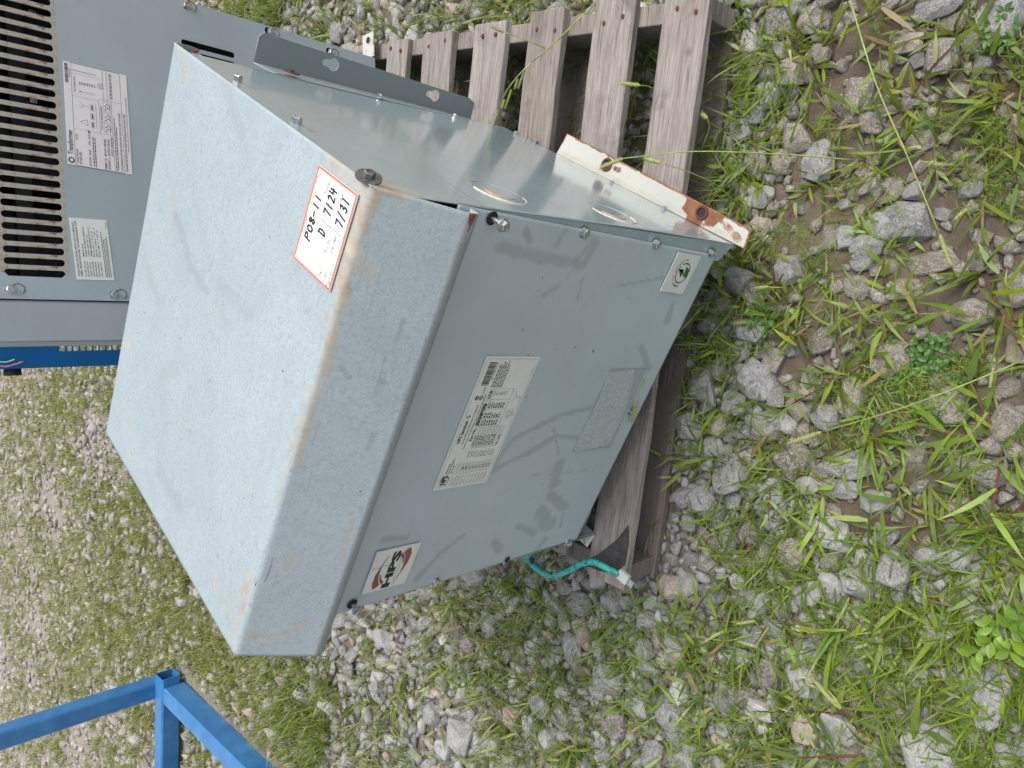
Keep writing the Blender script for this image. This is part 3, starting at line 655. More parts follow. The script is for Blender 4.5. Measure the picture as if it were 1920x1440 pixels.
def head_mesh(p0, p1, rad, brown):
    p0, p1 = Vector(p0), Vector(p1); d = p1 - p0; L = d.length; d.normalize(); a = d.orthogonal().normalized(); b2 = d.cross(a)
    V, Fq_ = [], []; rr = random.Random(int(L * 1e6)); nr = 14; n = 8
    for i in range(nr + 1):
        t = i / nr; r = rad * .62 * (math.sin(PI * min(1, t * .9 + .09))) ** .5 * (1 if i % 2 else .8)
        for k in range(n):
            th = 2 * PI * (k + .5 * (i % 2)) / n; V.append(p0 + d * L * t + (a * math.cos(th) + b2 * math.sin(th)) * r)
    for i in range(nr):
        for k in range(n): Fq_.append((i * n + k, i * n + (k + 1) % n, (i + 1) * n + (k + 1) % n, (i + 1) * n + k))
    for q in range(int(150 * min(1, L / .035))):
        t = rr.random() * .95; th = rr.random() * 6.28; o_ = a * math.cos(th) + b2 * math.sin(th); s_ = d.cross(o_)
        c = p0 + d * L * t + o_ * rad * .45; e = c + o_ * rad * .65 + d * rad * .75; k = len(V); V += [c + s_ * .00035, c - s_ * .00035, e]; Fq_.append((k, k + 1, k + 2))
    return mobj('seed_head', V, Fq_, M_SEEDB if brown else M_SEED)
FOX = [  # stem pixels (x, y, height) from root to head start, head end, radius, brown, label
 ([(1585, -30, .10), (1640, 150, .14), (1700, 290, .16), (1762, 440, .16)], (1783, 500, .15), .0055, 0, 'longest foxtail stalk, leaning right across the bare mud with a drooping seed head'),
 ([(1960, 655, .05), (1880, 692, .09), (1700, 762, .11), (1540, 810, .10)], (1476, 832, .09), .006, 0, 'foxtail lying low across the front of the mud, its head pointing at the pallet'),
 ([(1600, 300, .04), (1480, 290, .12), (1300, 284, .22), (1168, 297, .27)], (1124, 315, .265), .0055, 0, 'foxtail whose head hangs over the bolt hole of the rusty foot'),
 ([(1380, 380, .02), (1340, 345, .12), (1290, 322, .2), (1238, 305, .25)], (1206, 296, .25), .0055, 0, 'foxtail with its head over the front pallet board beside the rusty foot'),
 ([(1260, 200, .03), (1222, 165, .12), (1200, 160, .16)], (1165, 156, .165), .0055, 0, 'foxtail rising between the two front pallet boards'),
 ([(1310, 300, .0), (1316, 280, .07), (1330, 240, .14), (1326, 222, .16)], (1316, 213, .16), .006, 0, 'short foxtail with round head at the front edge of the pallet'),
 ([(1330, 560, .0), (1260, 640, .12), (1215, 700, .2), (1196, 755, .22)], (1183, 793, .20), .0055, 0, 'foxtail arching out in front of the grey box near its bottom edge'),
 ([(1480, 540, .02), (1440, 538, .05)], (1412, 541, .06), .006, 0, 'foxtail head near the front right corner of the grey box'),
 ([(1740, 330, 0), (1742, 312, .05)], (1750, 302, .06), .006, 0, 'yellow foxtail head over bare mud seen end on'),
 ([(1830, 430, 0), (1812, 392, .05)], (1790, 412, .06), .006, 0, 'foxtail head beside the star-shaped grass near the right edge'),
 ([(1640, 210, 0), (1622, 182, .05)], (1621, 165, .06), .006, 0, 'small foxtail head above the dusty stones'),
 ([(1560, 110, 0), (1574, 84, .05)], (1591, 42, .07), .005, 0, 'foxtail head beside the purplish red grass stems'),
 ([(1060, 110, .02), (1010, 85, .14), (945, 60, .2)], (921, 50, .2), .0045, 1, 'foxtail head over the nail of a middle pallet board'),
 ([(1900, 650, 0), (1862, 690, .03)], (1856, 728, .04), .0045, 0, 'thin foxtail head by the brown stones at the right'),
 ([(1750, 890, .01), (1800, 830, .06), (1832, 800, .08)], (1850, 775, .09), .0045, 0, 'foxtail head on a red stemmed plant'),
]
for px, py, dx, dy, br in [(1185, 1365, 12, -14, 1), (1055, 1402, 16, -12, 1), (905, 1347, 12, -5, 0), (912, 1404, 12, -7, 0), (843, 1178, 16, -10, 1), (872, 1228, 12, -8, 1), (850, 1313, 12, -3, 1), (1398, 1210, 16, 8, 0), (1395, 1166, 14, -4, 0), (1446, 1201, 10, -5, 1), (1612, 1210, 8, -5, 0), (1518, 1287, 6, 6, 0), (950, 1378, 12, -8, 0), (797, 1270, 10, -10, 1), (720, 1245, 10, -6, 0), (1518, 1395, 3, 16, 0)]:
    FOX.append(([(px + 40, py + 22, 0), (px + dx + 6, py + dy * .4, .05)], (px - dx, py - dy, .06), .0052, br, None))
for pts, he, rad, br, lab in FOX:
    Q = [atz(*q) for q in pts]; Hh = atz(*he); root = empty('foxtail_stalk', Q[0])
    st = spline(Q, 5) if len(Q) > 2 else Q
    V, Fq_ = tube(st, .0013, .0008, 5); s = mobj('stem', [np.array(v) - Q[0] for v in V], Fq_, M_STEM, root, True)
    h = head_mesh(np.array(Q[-1]) - Q[0], Hh - Q[0], rad, br); h.parent = root
    tag(root, lab or ('browning foxtail seed head standing in the weeds left of the pallet' if br else 'yellow-green foxtail seed head standing in the left foreground weeds'), 'foxtail', None if lab else ('brown foxtail heads' if br else 'green foxtail heads'))
# a long panicle grass stem crossing the pallet
Q = [atz(1118, 5, .02), atz(1090, 32, .1), atz(1040, 80, .18), atz(985, 128, .24), atz(950, 170, .24), atz(935, 205, .22)]
root = empty('panicle_grass', Q[0]); V, Fq_ = tube(spline(Q, 5), .0016, .0009, 5); mobj('stalk', [np.array(v) - Q[0] for v in V], Fq_, M_STEM, root, True)
for i in range(5):
    t = i / 4; p = Q[3] * (1 - t) + Q[5] * t - Q[0]; e = p + np.array([(-.5 + i % 2) * .02, 0, 0]) + (Q[5] - Q[3]) / np.linalg.norm(Q[5] - Q[3]) * .035 - np.array([0, 0, .01])
    h = head_mesh(p, e, .0032, 0); h.parent = root
tag(root, 'long straight grass stem with drooping side spikes leaning over the pallet boards', 'grass stem')

# ------------------------------------------------------------------ box / plate helpers
def box(name, c, h, mat, parent=None, bev=0.0, seg=1, jit=0.0, cuts=0, rng=None):
    bm = bmesh.new(); bmesh.ops.create_cube(bm, size=2)
    for v in bm.verts: v.co = Vector((v.co.x * h[0], v.co.y * h[1], v.co.z * h[2]))
    if cuts:
        es = [e for e in bm.edges if abs((e.verts[0].co - e.verts[1].co).x) > h[0]]
        bmesh.ops.subdivide_edges(bm, edges=es, cuts=cuts)
    if bev: bmesh.ops.bevel(bm, geom=list(bm.edges) if not cuts else [e for e in bm.edges if len(e.link_faces) == 2 and e.calc_face_angle(0) > .5], offset=bev, segments=seg, affect='EDGES')
    if jit and rng:
        for v in bm.verts:
            k = v.co.x
            v.co += Vector((rng.uniform(-jit, jit) * .3, math.sin(k * 9 + rng.seed_) * jit + rng.uniform(-jit, jit) * .5, math.sin(k * 6 + rng.seed_ * 2) * jit * .6 + rng.uniform(-jit, jit) * .25))
    bmesh.ops.translate(bm, verts=bm.verts, vec=Vector(c))
    me = bpy.data.meshes.new(name); bm.to_mesh(me); bm.free(); me.materials.append(mat)
    o = bpy.data.objects.new(name, me); COL.objects.link(o)
    if parent: o.parent = parent
    return o
def plate(name, outline, holes, thick, mat, parent, org, ax, ay, an):
    """flat plate with real holes. outline/holes in local 2D metres, placed by org + x*ax + y*ay; thickness along an"""
    cu = bpy.data.curves.new(name, 'CURVE'); cu.dimensions = '2D'; cu.fill_mode = 'BOTH'; cu.extrude = thick / 2
    for L in [outline] + holes:
        sp = cu.splines.new('POLY'); sp.points.add(len(L) - 1); sp.use_cyclic_u = True
        for i, p in enumerate(L): sp.points[i].co = (p[0], p[1], 0, 1)
    tmp = bpy.data.objects.new(name, cu); me = bpy.data.meshes.new_from_object(tmp); bpy.data.objects.remove(tmp); bpy.data.curves.remove(cu)
    me.name = name; me.materials.clear(); me.materials.append(mat)
    ax, ay, an, org = map(lambda q: np.array(q, float), (ax, ay, an, org))
    n = len(me.vertices); co = np.empty(n * 3); me.vertices.foreach_get('co', co); co = co.reshape(-1, 3)
    Q = org + co[:, 0:1] * ax + co[:, 1:2] * ay + co[:, 2:3] * an
    me.vertices.foreach_set('co', Q.astype(np.float32).ravel()); me.update()
    o = bpy.data.objects.new(name, me); COL.objects.link(o); o.parent = parent
    return o
def circ(cx, cy, r, n=16, a0=0, a1=2 * PI): return [(cx + r * math.cos(a0 + (a1 - a0) * i / n), cy + r * math.sin(a0 + (a1 - a0) * i / n)) for i in range(n)]
def keyhole(cx, cy, r, s, w_, flip=1, n=14):
    # big circle + narrow slot along x
    a = math.asin(w_ / r); L = [(cx + r * math.cos(a + (2 * PI - 2 * a) * i / n), cy + r * math.sin(a + (2 * PI - 2 * a) * i / n)) for i in range(n + 1)]
    L += [(cx + s + w_ * math.cos(-PI / 2 + PI * i / 6), cy + w_ * math.sin(-PI / 2 + PI * i / 6)) for i in range(7)]
    return [(cx + (p[0] - cx) * flip, p[1]) for p in L]
def bolt(name, P, n, rad, h, parent, mat=M_STEEL, washer=0.0, shank=0.0, tilt=(0, 0)):
    n = Vector(n).normalized() + Vector((tilt[0], tilt[1], 0)) * 1.0; n.normalize(); a = n.orthogonal().normalized(); b2 = n.cross(a); P = Vector(P); V, Fq_ = [], []
    def ring(r, hh, k, tw=0.0):
        o = len(V)
        for i in range(k): t = 2 * PI * i / k + tw; V.append(tuple(P + n * hh + a * math.cos(t) * r + b2 * math.sin(t) * r))
        return o
    def wall(o1, o2, k):
        for i in range(k): Fq_.append((o1 + i, o1 + (i + 1) % k, o2 + (i + 1) % k, o2 + i))
    z = -0.002
    if shank:
        o1 = ring(rad * .5, z, 10); o2 = ring(rad * .5, shank, 10); wall(o1, o2, 10); z = shank
    wr = washer or rad * 1.35; wt = .0016 if washer else .0012
    o1 = ring(wr, z, 18); o2 = ring(wr * .985, z + wt, 18); wall(o1, o2, 18); Fq_.append(tuple(range(o2, o2 + 18))); Fq_.append(tuple(range(o1 + 17, o1 - 1, -1)))
    z += wt - .0001; tw = random.random()
    o1 = ring(rad, z, 6, tw); o2 = ring(rad, z + h * .85, 6, tw); o3 = ring(rad * .86, z + h, 6, tw); wall(o1, o2, 6); wall(o2, o3, 6)
    o4 = ring(rad * .55, z + h, 6, tw); o5 = ring(rad * .5, z + h * .8, 6, tw); wall(o3, o4, 6); wall(o4, o5, 6); Fq_.append(tuple(range(o5, o5 + 6)))
    return mobj(name, V, Fq_, mat, parent)

def wear_eval(UV, spots):
    """spots: (u0,v0,u1,v1,radius,channel,strength) in metres on the panel -> (n,4)"""
    C = np.zeros((len(UV), 4)); C[:, 3] = 1
    nz = (fbm(UV[:, 0] * 70 + 33, UV[:, 1] * 70 + 12, 4) - .47)
    for (a, b_, c, d, r, ch, s) in spots:
        p = np.array([a, b_]); q = np.array([c, d]); e = q - p; L2 = max(1e-9, e @ e)
        t = np.clip(((UV - p) @ e) / L2, 0, 1); D = np.linalg.norm(UV - (p + t[:, None] * e), axis=1)
        k = (1 - sstep(.45 * r, r, D + nz * r * 1.1)) * s; C[:, ch] = np.maximum(C[:, ch], k)
    return C
def sheet(name, c00, c10, c11, c01, n, thick, mat, parent, spots=(), step=.004, bow=None, frame=None):
    """bent-metal panel: dense grid between four corners + back and rim; n = outward normal"""
    c00, c10, c11, c01, n = [np.array(q, float) for q in (c00, c10, c11, c01, n)]
    nu = max(2, int(np.linalg.norm(c10 - c00) / step)); nv = max(2, int(np.linalg.norm(c01 - c00) / step))
    U, V = np.meshgrid(np.linspace(0, 1, nu + 1), np.linspace(0, 1, nv + 1), indexing='ij')
    u, v = U[..., None], V[..., None]
    P = (c00 * (1 - u) + c10 * u) * (1 - v) + (c01 * (1 - u) + c11 * u) * v
    if bow is not None: P = P + n * bow(U, V)[..., None]
    P2 = P - n * thick; a, b_ = nu + 1, nv + 1
    I = np.arange(a * b_).reshape(a, b_); Fr = np.stack([I[:-1, :-1], I[1:, :-1], I[1:, 1:], I[:-1, 1:]], -1).reshape(-1, 4)
    e1 = (c10 - c00) / np.linalg.norm(c10 - c00); e2 = (c01 - c00)
    if np.dot(np.cross(e1, e2), n) < 0: Fr = Fr[:, ::-1]
    Bk = Fr[:, ::-1] + a * b_
    loop = np.concatenate([I[:, 0], I[-1, 1:], I[-2::-1, -1], I[0, -2:0:-1]]); nx_ = np.roll(loop, -1)
    Rm = np.stack([loop, loop + a * b_, nx_ + a * b_, nx_], -1)
    Va = np.concatenate([P.reshape(-1, 3), P2.reshape(-1, 3)])
    UV = frame(P.reshape(-1, 3)) if frame else np.stack([U.ravel() * np.linalg.norm(c10 - c00), V.ravel() * np.linalg.norm(c01 - c00)], 1)
    C = wear_eval(UV, spots) if len(spots) else np.tile([0, 0, 0, 1.0], (len(UV), 1))
    C = np.concatenate([C, C])
    return fastmesh(name, Va, np.concatenate([Fr, Bk, Rm]), mat, C, False, parent)

# ------------------------------------------------------------------ labels and print
def text_geo(txt, bold=0.0, shear=0.0, res=2):
    cu = bpy.data.curves.new('t', 'FONT'); cu.body = txt; cu.size = 1; cu.resolution_u = res; cu.offset = bold; cu.shear = shear
    ob = bpy.data.objects.new('t', cu); me = bpy.data.meshes.new_from_object(ob)
    V = np.array([v.co[:] for v in me.vertices]).reshape(-1, 3)[:, :2]; Fs_ = [tuple(p.vertices) for p in me.polygons]
    bpy.data.objects.remove(ob); bpy.data.curves.remove(cu); bpy.data.meshes.remove(me); return V, Fs_
class Label:
    """paper label on a plane: corners TL, TR, BR, BL in 3D; drawings in label units 0..1 (x right, y down)"""
    def __init__(s, name, TL, TR, BR, BL, n, mat, parent, th=.0005, outline=None):
        s.TL, s.TR, s.BR, s.BL = [np.array(q, float) for q in (TL, TR, BR, BL)]; s.n = np.array(n, float); s.w = np.linalg.norm(s.TR - s.TL); s.h = np.linalg.norm(s.BL - s.TL); s.th = th
        ol = outline or [(0, 0), (1, 0), (1, 1), (0, 1)]; k = len(ol)
        V = [s.p(x, y, th) for x, y in ol] + [s.p(x, y, -.001) for x, y in ol]
        f = [tuple(range(k))[::-1]] + [(i, (i + 1) % k, k + (i + 1) % k, k + i) for i in range(k)]
        s.o = mobj(name, V, f, mat, parent); s.buf = {}
    def p(s, x, y, z):
        return (s.TL * (1 - x) + s.TR * x) * (1 - y) + (s.BL * (1 - x) + s.BR * x) * y + s.n * z
    def add(s, key, V2, Fs_):
        b_ = s.buf.setdefault(key, ([], [])); o = len(b_[0]); z = s.th + .00025 * (1 + list(s.buf).index(key))
        b_[0].extend(s.p(x, y, z) for x, y in V2); b_[1].extend(tuple(i + o for i in f) for f in Fs_)
    def rect(s, key, x0, y0, x1, y1): s.add(key, [(x0, y0), (x1, y0), (x1, y1), (x0, y1)], [(0, 3, 2, 1)])
    def frame(s, key, x0, y0, x1, y1, t):
        tx, ty = t / s.w, t / s.h
        s.rect(key, x0, y0, x1, y0 + ty); s.rect(key, x0, y1 - ty, x1, y1); s.rect(key, x0, y0 + ty, x0 + tx, y1 - ty); s.rect(key, x1 - tx, y0 + ty, x1, y1 - ty)
    def text(s, key, txt, x, y, hh, maxw=None, bold=0, shear=0, align='L'):
        """cap height hh (label units), baseline y, left x; maxw squeezes"""
        V, Fs_ = text_geo(txt, bold, shear)
        if not len(V): return
        kx = hh * s.h / .7 / s.w; ky = hh / .7; x0 = V[:, 0].min(); wd = (V[:, 0].max() - x0) * kx
        if maxw: kx *= maxw / wd; wd = maxw
        ox = x - (wd if align == 'R' else wd / 2 if align == 'C' else 0)
        s.add(key, [(ox + (a - x0) * kx, y - b_ * ky) for a, b_ in V], Fs_)
    def stroke(s, key, pts, t):
        """pts in label units; t metres"""
        for (a, b_) in zip(pts[:-1], pts[1:]):
            A = np.array([a[0] * s.w, a[1] * s.h]); B = np.array([b_[0] * s.w, b_[1] * s.h]); d = B - A; L = np.linalg.norm(d)
            if L < 1e-7: continue
            d /= L; nn = np.array([-d[1], d[0]]) * t / 2; A2, B2 = A - d * t * .3, B + d * t * .3
            s.add(key, [((q[0]) / s.w, q[1] / s.h) for q in (A2 + nn, B2 + nn, B2 - nn, A2 - nn)], [(0, 1, 2, 3)])
    def bars(s, key, x0, y0, x1, y1, n, vertical=True, seed=1):
        r = random.Random(seed); c = 0; tot = []
        while len(tot) < n: tot.append((r.choice([1, 1, 2, 3]), r.choice([1, 1, 2])))
        S = sum(a + b_ for a, b_ in tot); k = 0
        for a, b_ in tot:
            if vertical: s.rect(key, x0 + (x1 - x0) * k / S, y0, x0 + (x1 - x0) * (k + a) / S, y1)
            k += a + b_
    def fine(s, key, x0, x1, y0, y1, n, seed=1, fill=.5):
        """rows of small print"""
        r = random.Random(seed); dy = (y1 - y0) / n
        for i in range(n):
            x = x0; e = x1 - r.random() * (x1 - x0) * .25
            while x < e:
                wd = r.uniform(.008, .028) * min(1, .25 / s.w * 1.0); s.rect(key, x, y0 + i * dy, min(x + wd, e), y0 + (i + fill) * dy); x += wd + .006
    def done(s, mats, names):
        for k, (V, f) in s.buf.items():
            o = mobj(names[k], V, f, mats[k], s.o)
        return s.o
def lab_px(name, px, P, n, nn, mat, parent, off=np.zeros(3), **k):
    c = [onp(*q, P, n) - off for q in px]; return Label(name, *c, nn, mat, parent, **k)

# ------------------------------------------------------------------ pallet
pal = empty('wooden_pallet', (P0[0], P0[1], 0), PY)
tag(pal, 'weathered grey wooden pallet carrying both grey transformers', 'pallet')
class RS(random.Random): seed_ = 0
def board(name, x0, x1, y0, y1, z0, z1, mat, k, jit=.0022, black=None, rustline=None):
    rg = RS(k); rg.seed_ = k * 1.7
    o = box(name, ((x0 + x1) / 2, (y0 + y1) / 2, (z0 + z1) / 2), ((x1 - x0) / 2, (y1 - y0) / 2, (z1 - z0) / 2), mat, pal, .0015, 1, jit, 14 if x1 - x0 > .3 else 0, rg)
    me = o.data; n = len(me.vertices); a = me.color_attributes.new('Col', 'FLOAT_COLOR', 'POINT'); C = np.zeros((n, 4)); C[:, 3] = 1
    a.data.foreach_set('color', C.astype(np.float32).ravel()); return o
TB = [(0, .090, -.004, 1.125), (.150, .243, .012, 1.098), (.320, .411, 0, 1.081), (.482, .577, .005, 1.075), (.643, .743, 0, 1.07), (.803, .880, 0, 1.067), (.961, 1.059, 0, 1.066)]
boards = []
for i, (a, b_, x0, x1) in enumerate(TB): boards.append(board('deck_board', x0, x1, a, b_, .103, .12, M_WOOD, i + 1))
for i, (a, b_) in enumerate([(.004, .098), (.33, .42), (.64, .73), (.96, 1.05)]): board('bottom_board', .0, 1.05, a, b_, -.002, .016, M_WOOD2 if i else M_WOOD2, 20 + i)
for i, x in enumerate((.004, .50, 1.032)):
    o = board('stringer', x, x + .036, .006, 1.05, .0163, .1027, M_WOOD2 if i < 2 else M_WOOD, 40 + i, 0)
# black paint wedge on the front left board end
Wp = [atz(*q, .1235) for q in [(1098, 1052), (1140, 1035), (1160, 1012), (1181, 978), (1178, 1008), (1172, 1060), (1160, 1072), (1120, 1075)]]
def plocal(P): q = np.array(P)[:2] - P0; return np.array([q @ PU, q @ PV, P[2]])
L_ = [plocal(p) for p in Wp]; L_ = [np.array([p[0], min(max(p[1], .0), .088), p[2]]) for p in L_]
Wq = [plocal(atz(*q, .1225)) for q in [(1098, 1046), (1122, 1039), (1157, 1011), (1178, 984), (1179, 1020), (1172, 1060), (1150, 1075), (1120, 1070), (1100, 1060)]]
mobj('paint_stain', [(max(q[0], .002), min(max(q[1], .001), .089), .1222) for q in Wq], [tuple(range(len(Wq)))], mat_simple('black_stain', (.035, .033, .033), .7, 0, 60, .6), boards[0])
# nails
NAIL_ME = None
for (a, b_, x0, x1) in TB:
    for xx in (.022, .52, 1.045):
        for yy in (a + (b_ - a) * .28, a + (b_ - a) * .75):
            V = [(.0042 * math.cos(t), .0042 * math.sin(t), 0.0008) for t in np.linspace(0, 2 * PI, 9)[:-1]] + [(.0046 * math.cos(t), .0046 * math.sin(t), -.004) for t in np.linspace(0, 2 * PI, 9)[:-1]]
            if NAIL_ME is None: NAIL_ME = mobj('nail', V, [tuple(range(8))] + [(i, i + 8, (i + 1) % 8 + 8, (i + 1) % 8) for i in range(8)], M_RUST, pal); o = NAIL_ME
            else: o = bpy.data.objects.new('nail', NAIL_ME.data); COL.objects.link(o); o.parent = pal
            o.location = (min(xx, x1 - .02) + random.uniform(-.006, .006), yy + random.uniform(-.008, .008), .1215); o.scale = (1.1, .75, 1)

# ------------------------------------------------------------------ main transformer (HPS box)
W = .612; HO = (0, 0, .122)
hps = empty('electrical_transformer', HO)
tag(hps, 'pale grey steel box with overhanging lid, handwritten tag and brown logo, at pallet front', 'transformer')
OFF = np.array(HO)
def H(v): return np.array(v, float) - OFF
FN, FP = (0, 1, 0), (0, 0, 0)
SX = W; SN, SP = (1, 0, 0), (W, 0, 0)
def ff(px, py): q = onp(px, py, FP, FN); return (q[0], q[2])
def fs(px, py): q = onp(px, py, SP, SN); return (q[1], q[2])
def cap(f, a, b_, r, ch, s): p, q = f(*a), f(*b_); return (p[0], p[1], q[0], q[1], r, ch, s)
def bowf(U, V): return .0022 * np.sin(PI * U) * np.sin(PI * V) + .0012 * (fbm(U * 4 + 3, V * 4 + 9, 2) - .4)
sm = [((1178, 745), (1050, 775), .006), ((1050, 775), (960, 820), .007), ((960, 820), (915, 880), .006), ((1130, 822), (1040, 815), .006), ((1040, 815), (990, 845), .008), ((990, 845), (900, 890), .007), ((1045, 870), (1040, 905), .016), ((1030, 925), (1060, 950), .013), ((1010, 960), (1030, 985), .018),
      ((925, 1015), (935, 1030), .010), ((970, 985), (1000, 1000), .010), ((1060, 940), (1050, 985), .005), ((935, 465), (1090, 495), .011), ((1090, 495), (1115, 455), .010), ((985, 430), (990, 450), .007), ((1045, 535), (1020, 550), .008), ((1060, 520), (1100, 460), .003), ((1090, 520), (1080, 560), .003),
      ((1155, 535), (1240, 520), .003), ((780, 1085), (820, 1040), .009), ((820, 1040), (870, 1000), .006), ((720, 1010), (760, 1005), .008), ((1250, 600), (1260, 570), .010), ((1060, 430), (1040, 460), .006), ((1200, 650), (1215, 690), .010), ((985, 890), (1110, 880), .0016), ((1000, 1040), (1020, 1010), .012), ((1035, 800), (1045, 850), .003)]
sp = [cap(ff, a, b_, r, 2, .8) for a, b_, r in sm] + [cap(ff, (985, 437), (992, 448), .006, 0, .5), cap(ff, (1080, 485), (1110, 450), .008, 0, .4), cap(ff, (1107, 654), (1112, 658), .0015, 1, 1.6)]
fc = [onp(1079, 1008, FP, FN), onp(1339, 484, FP, FN)]
front = sheet('front_panel', H((.006, -.0015, .186)), H((.590, -.0015, .166)), H((.6095, -.0015, .742)), H((.004, -.0015, .742)), (0, -1, 0), .0015, M_HPS, hps, sp, .004, bowf, lambda P: np.stack([P[:, 0], P[:, 2] + OFF[2]], 1))
box('shade_filler', H((W / 2, .27, .49)), (W / 2 - .012, .255, .33), M_DARK, hps)  # added near-black block: shade of the open interior put into its colour
base = box('base_pan', H((W / 2, .34, .137)), (W / 2 - .004, .25, .008), M_BRKT, hps)
# right side panel, slightly warped; left and back panels
def bows(U, V): return .003 * np.sin(PI * V) * np.sin(PI * U) + .0018 * np.sin(V * 5 + U * 2)
ssp = [cap(fs, (800, 330), (905, 385), .004, 2, .5), cap(fs, (1020, 375), (1060, 395), .008, 2, .5), cap(fs, (960, 375), (1020, 400), .006, 2, .35), cap(fs, (720, 335), (790, 372), .020, 0, .9), cap(fs, (690, 352), (740, 350), .018, 0, .9), cap(fs, (770, 362), (860, 385), .008, 0, .7), cap(fs, (1250, 425), (1330, 447), .008, 2, .7), cap(fs, (1311, 434), (1326, 441), .007, 1, 1.4),
       cap(fs, (615, 235), (705, 262), .0012, 2, .9), cap(fs, (905, 312), (938, 325), .0012, 2, .9), cap(fs, (735, 277), (912, 386), .0012, 2, 1.2), cap(fs, (500, 162), (508, 163), .002, 2, 1), cap(fs, (548, 140), (560, 150), .006, 0, .5), cap(fs, (1180, 440), (1200, 450), .006, 0, .4)]
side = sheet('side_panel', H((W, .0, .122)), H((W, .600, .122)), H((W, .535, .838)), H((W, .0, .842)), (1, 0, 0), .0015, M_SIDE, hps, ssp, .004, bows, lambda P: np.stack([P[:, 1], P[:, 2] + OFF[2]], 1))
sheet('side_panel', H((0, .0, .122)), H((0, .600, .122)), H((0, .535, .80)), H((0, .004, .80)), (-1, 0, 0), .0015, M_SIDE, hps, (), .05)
sheet('back_panel', H((0, .600, .122)), H((W, .600, .122)), H((W, .537, .838)), H((0, .537, .838)), (0, 1, 0), .0015, M_HPS, hps, (), .05)
# front lip of the side panel, turned in below the front panel
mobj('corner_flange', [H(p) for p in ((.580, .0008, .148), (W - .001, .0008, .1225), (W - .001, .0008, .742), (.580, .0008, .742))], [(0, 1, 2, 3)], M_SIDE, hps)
# lid
LBR, LBL, LFL, LFR = atz(325, 78, .846), atz(197, 808, .850), atz(440, 1230, .860), atz(697, 347, .858)
ABL = np.array([LFL[0], LFL[1] - .047, .760]); ABR = np.array([LFR[0] + .001, LFR[1] - .045, .759])
def solve_on(px, py, yv): return onp(px, py, (0, yv, 0), (0, 1, 0))
ABL = solve_on(592, 1231, ABL[1]); ABR = solve_on(885, 401, ABR[1])
def lidprof(TB_, TF_, AB_):
    pts = [TB_ + np.array([0, .001, -.028])]; pts.append(TB_ + np.array([0, 0, -.003]))
    n = 60
    for i in range(n + 1): t = .008 + (1 - .016) * i / n; pts.append(TB_ * (1 - t) + TF_ * t)
    a = TF_; d = (AB_ - TF_) / np.linalg.norm(AB_ - TF_); e = (TB_ - TF_) / np.linalg.norm(TB_ - TF_); r = .0055
    for k in (.25, .5, .75):
        pts.append(a + e * r * (1 - k) ** 2 + d * r * k ** 2)
    m = 24
    for i in range(m + 1): t = .05 + .95 * i / m; pts.append(TF_ * (1 - t) + AB_ * t)
    pts += [AB_ + np.array([0, .0012, -.004]), AB_ + np.array([0, .003, -.013]), AB_ + np.array([0, .006, -.0145]), AB_ + np.array([0, .018, -.0145])]
    return np.array(pts)
PL, PR = lidprof(LBL, LFL, ABL), lidprof(LBR, LFR, ABR)
nu = 150; us = np.linspace(0, 1, nu + 1)[:, None, None]
G = PL[None] * (1 - us) + PR[None] * us
a_, b_ = G.shape[:2]
flat = G.reshape(-1, 3)
ntop = 63
S_ = np.concatenate([[0], np.cumsum(np.linalg.norm(np.diff(PL, axis=0), axis=1))])    # distance along profile from the back
UVl = np.stack([np.repeat(us.ravel() * .64, b_), np.tile(S_, a_)], 1)
def fl(px, py, z=.857):   # pixel on lid top -> (u, s)
    P = atz(px, py, z); e = (LFR - LFL); w_ = np.linalg.norm(e[:2]); u = ((P - LFL)[:2] @ e[:2]) / w_ ** 2
    pb = LBL * (1 - u) + LBR * u; pf = LFL * (1 - u) + LFR * u; t = ((P - pb)[:2] @ (pf - pb)[:2]) / ((pf - pb)[:2] @ (pf - pb)[:2]); return (u * .64, .028 + t * (S_[ntop] - .028))
def fa(px, py):           # pixel on apron -> (u, s)
    n_ = np.cross(ABL - LFL, LFR - LFL); P = onp(px, py, LFL, n_); e = LFR - LFL; u = ((P - LFL) @ e) / (e @ e); q = LFL * (1 - u) + LFR * u; return (u * .64, .028 + (S_[ntop] - .028) + np.linalg.norm(P - q))
lsp = []
def L1(f, a, b2, r, ch, s): lsp.append(cap(f, a, b2, r, ch, s))
# tan dirt rubbed on the fold near the right corner and along the fold
L1(fl, (622, 300), (690, 352), .010, 0, .8); L1(fl, (672, 380), (700, 350), .016, 0, .9); L1(fl, (640, 530), (683, 385), .011, 0, .95); L1(fl, (618, 600), (640, 530), .006, 0, .7)
L1(fl, (548, 850), (585, 730), .005, 0, .8); L1(fl, (520, 950), (548, 860), .004, 0, .6); L1(fl, (455, 1150), (472, 1085), .008, 0, .8); L1(fl, (440, 1210), (455, 1150), .008, 0, .5); L1(fl, (425, 1140), (405, 1080), .005, 0, .5); L1(fl, (435, 1120), (430, 1160), .008, 0, .35)
L1(fl, (600, 1230), (610, 1200), .004, 0, .0); L1(fl, (326, 80), (329, 150), .006, 0, .5); L1(fl, (335, 115), (345, 150), .005, 0, .3)
L1(fl, (303, 360), (320, 410), .006, 0, .45); L1(fl, (320, 410), (350, 500), .012, 2, .35); L1(fl, (350, 500), (380, 545), .009, 2, .3); L1(fl, (410, 150), (460, 300), .012, 2, .2); L1(fl, (300, 700), (330, 690), .014, 2, .25); L1(fl, (290, 880), (330, 940), .015, 2, .25); L1(fl, (260, 500), (285, 560), .012, 2, .25); L1(fl, (405, 530), (470, 600), .012, 2, .18)
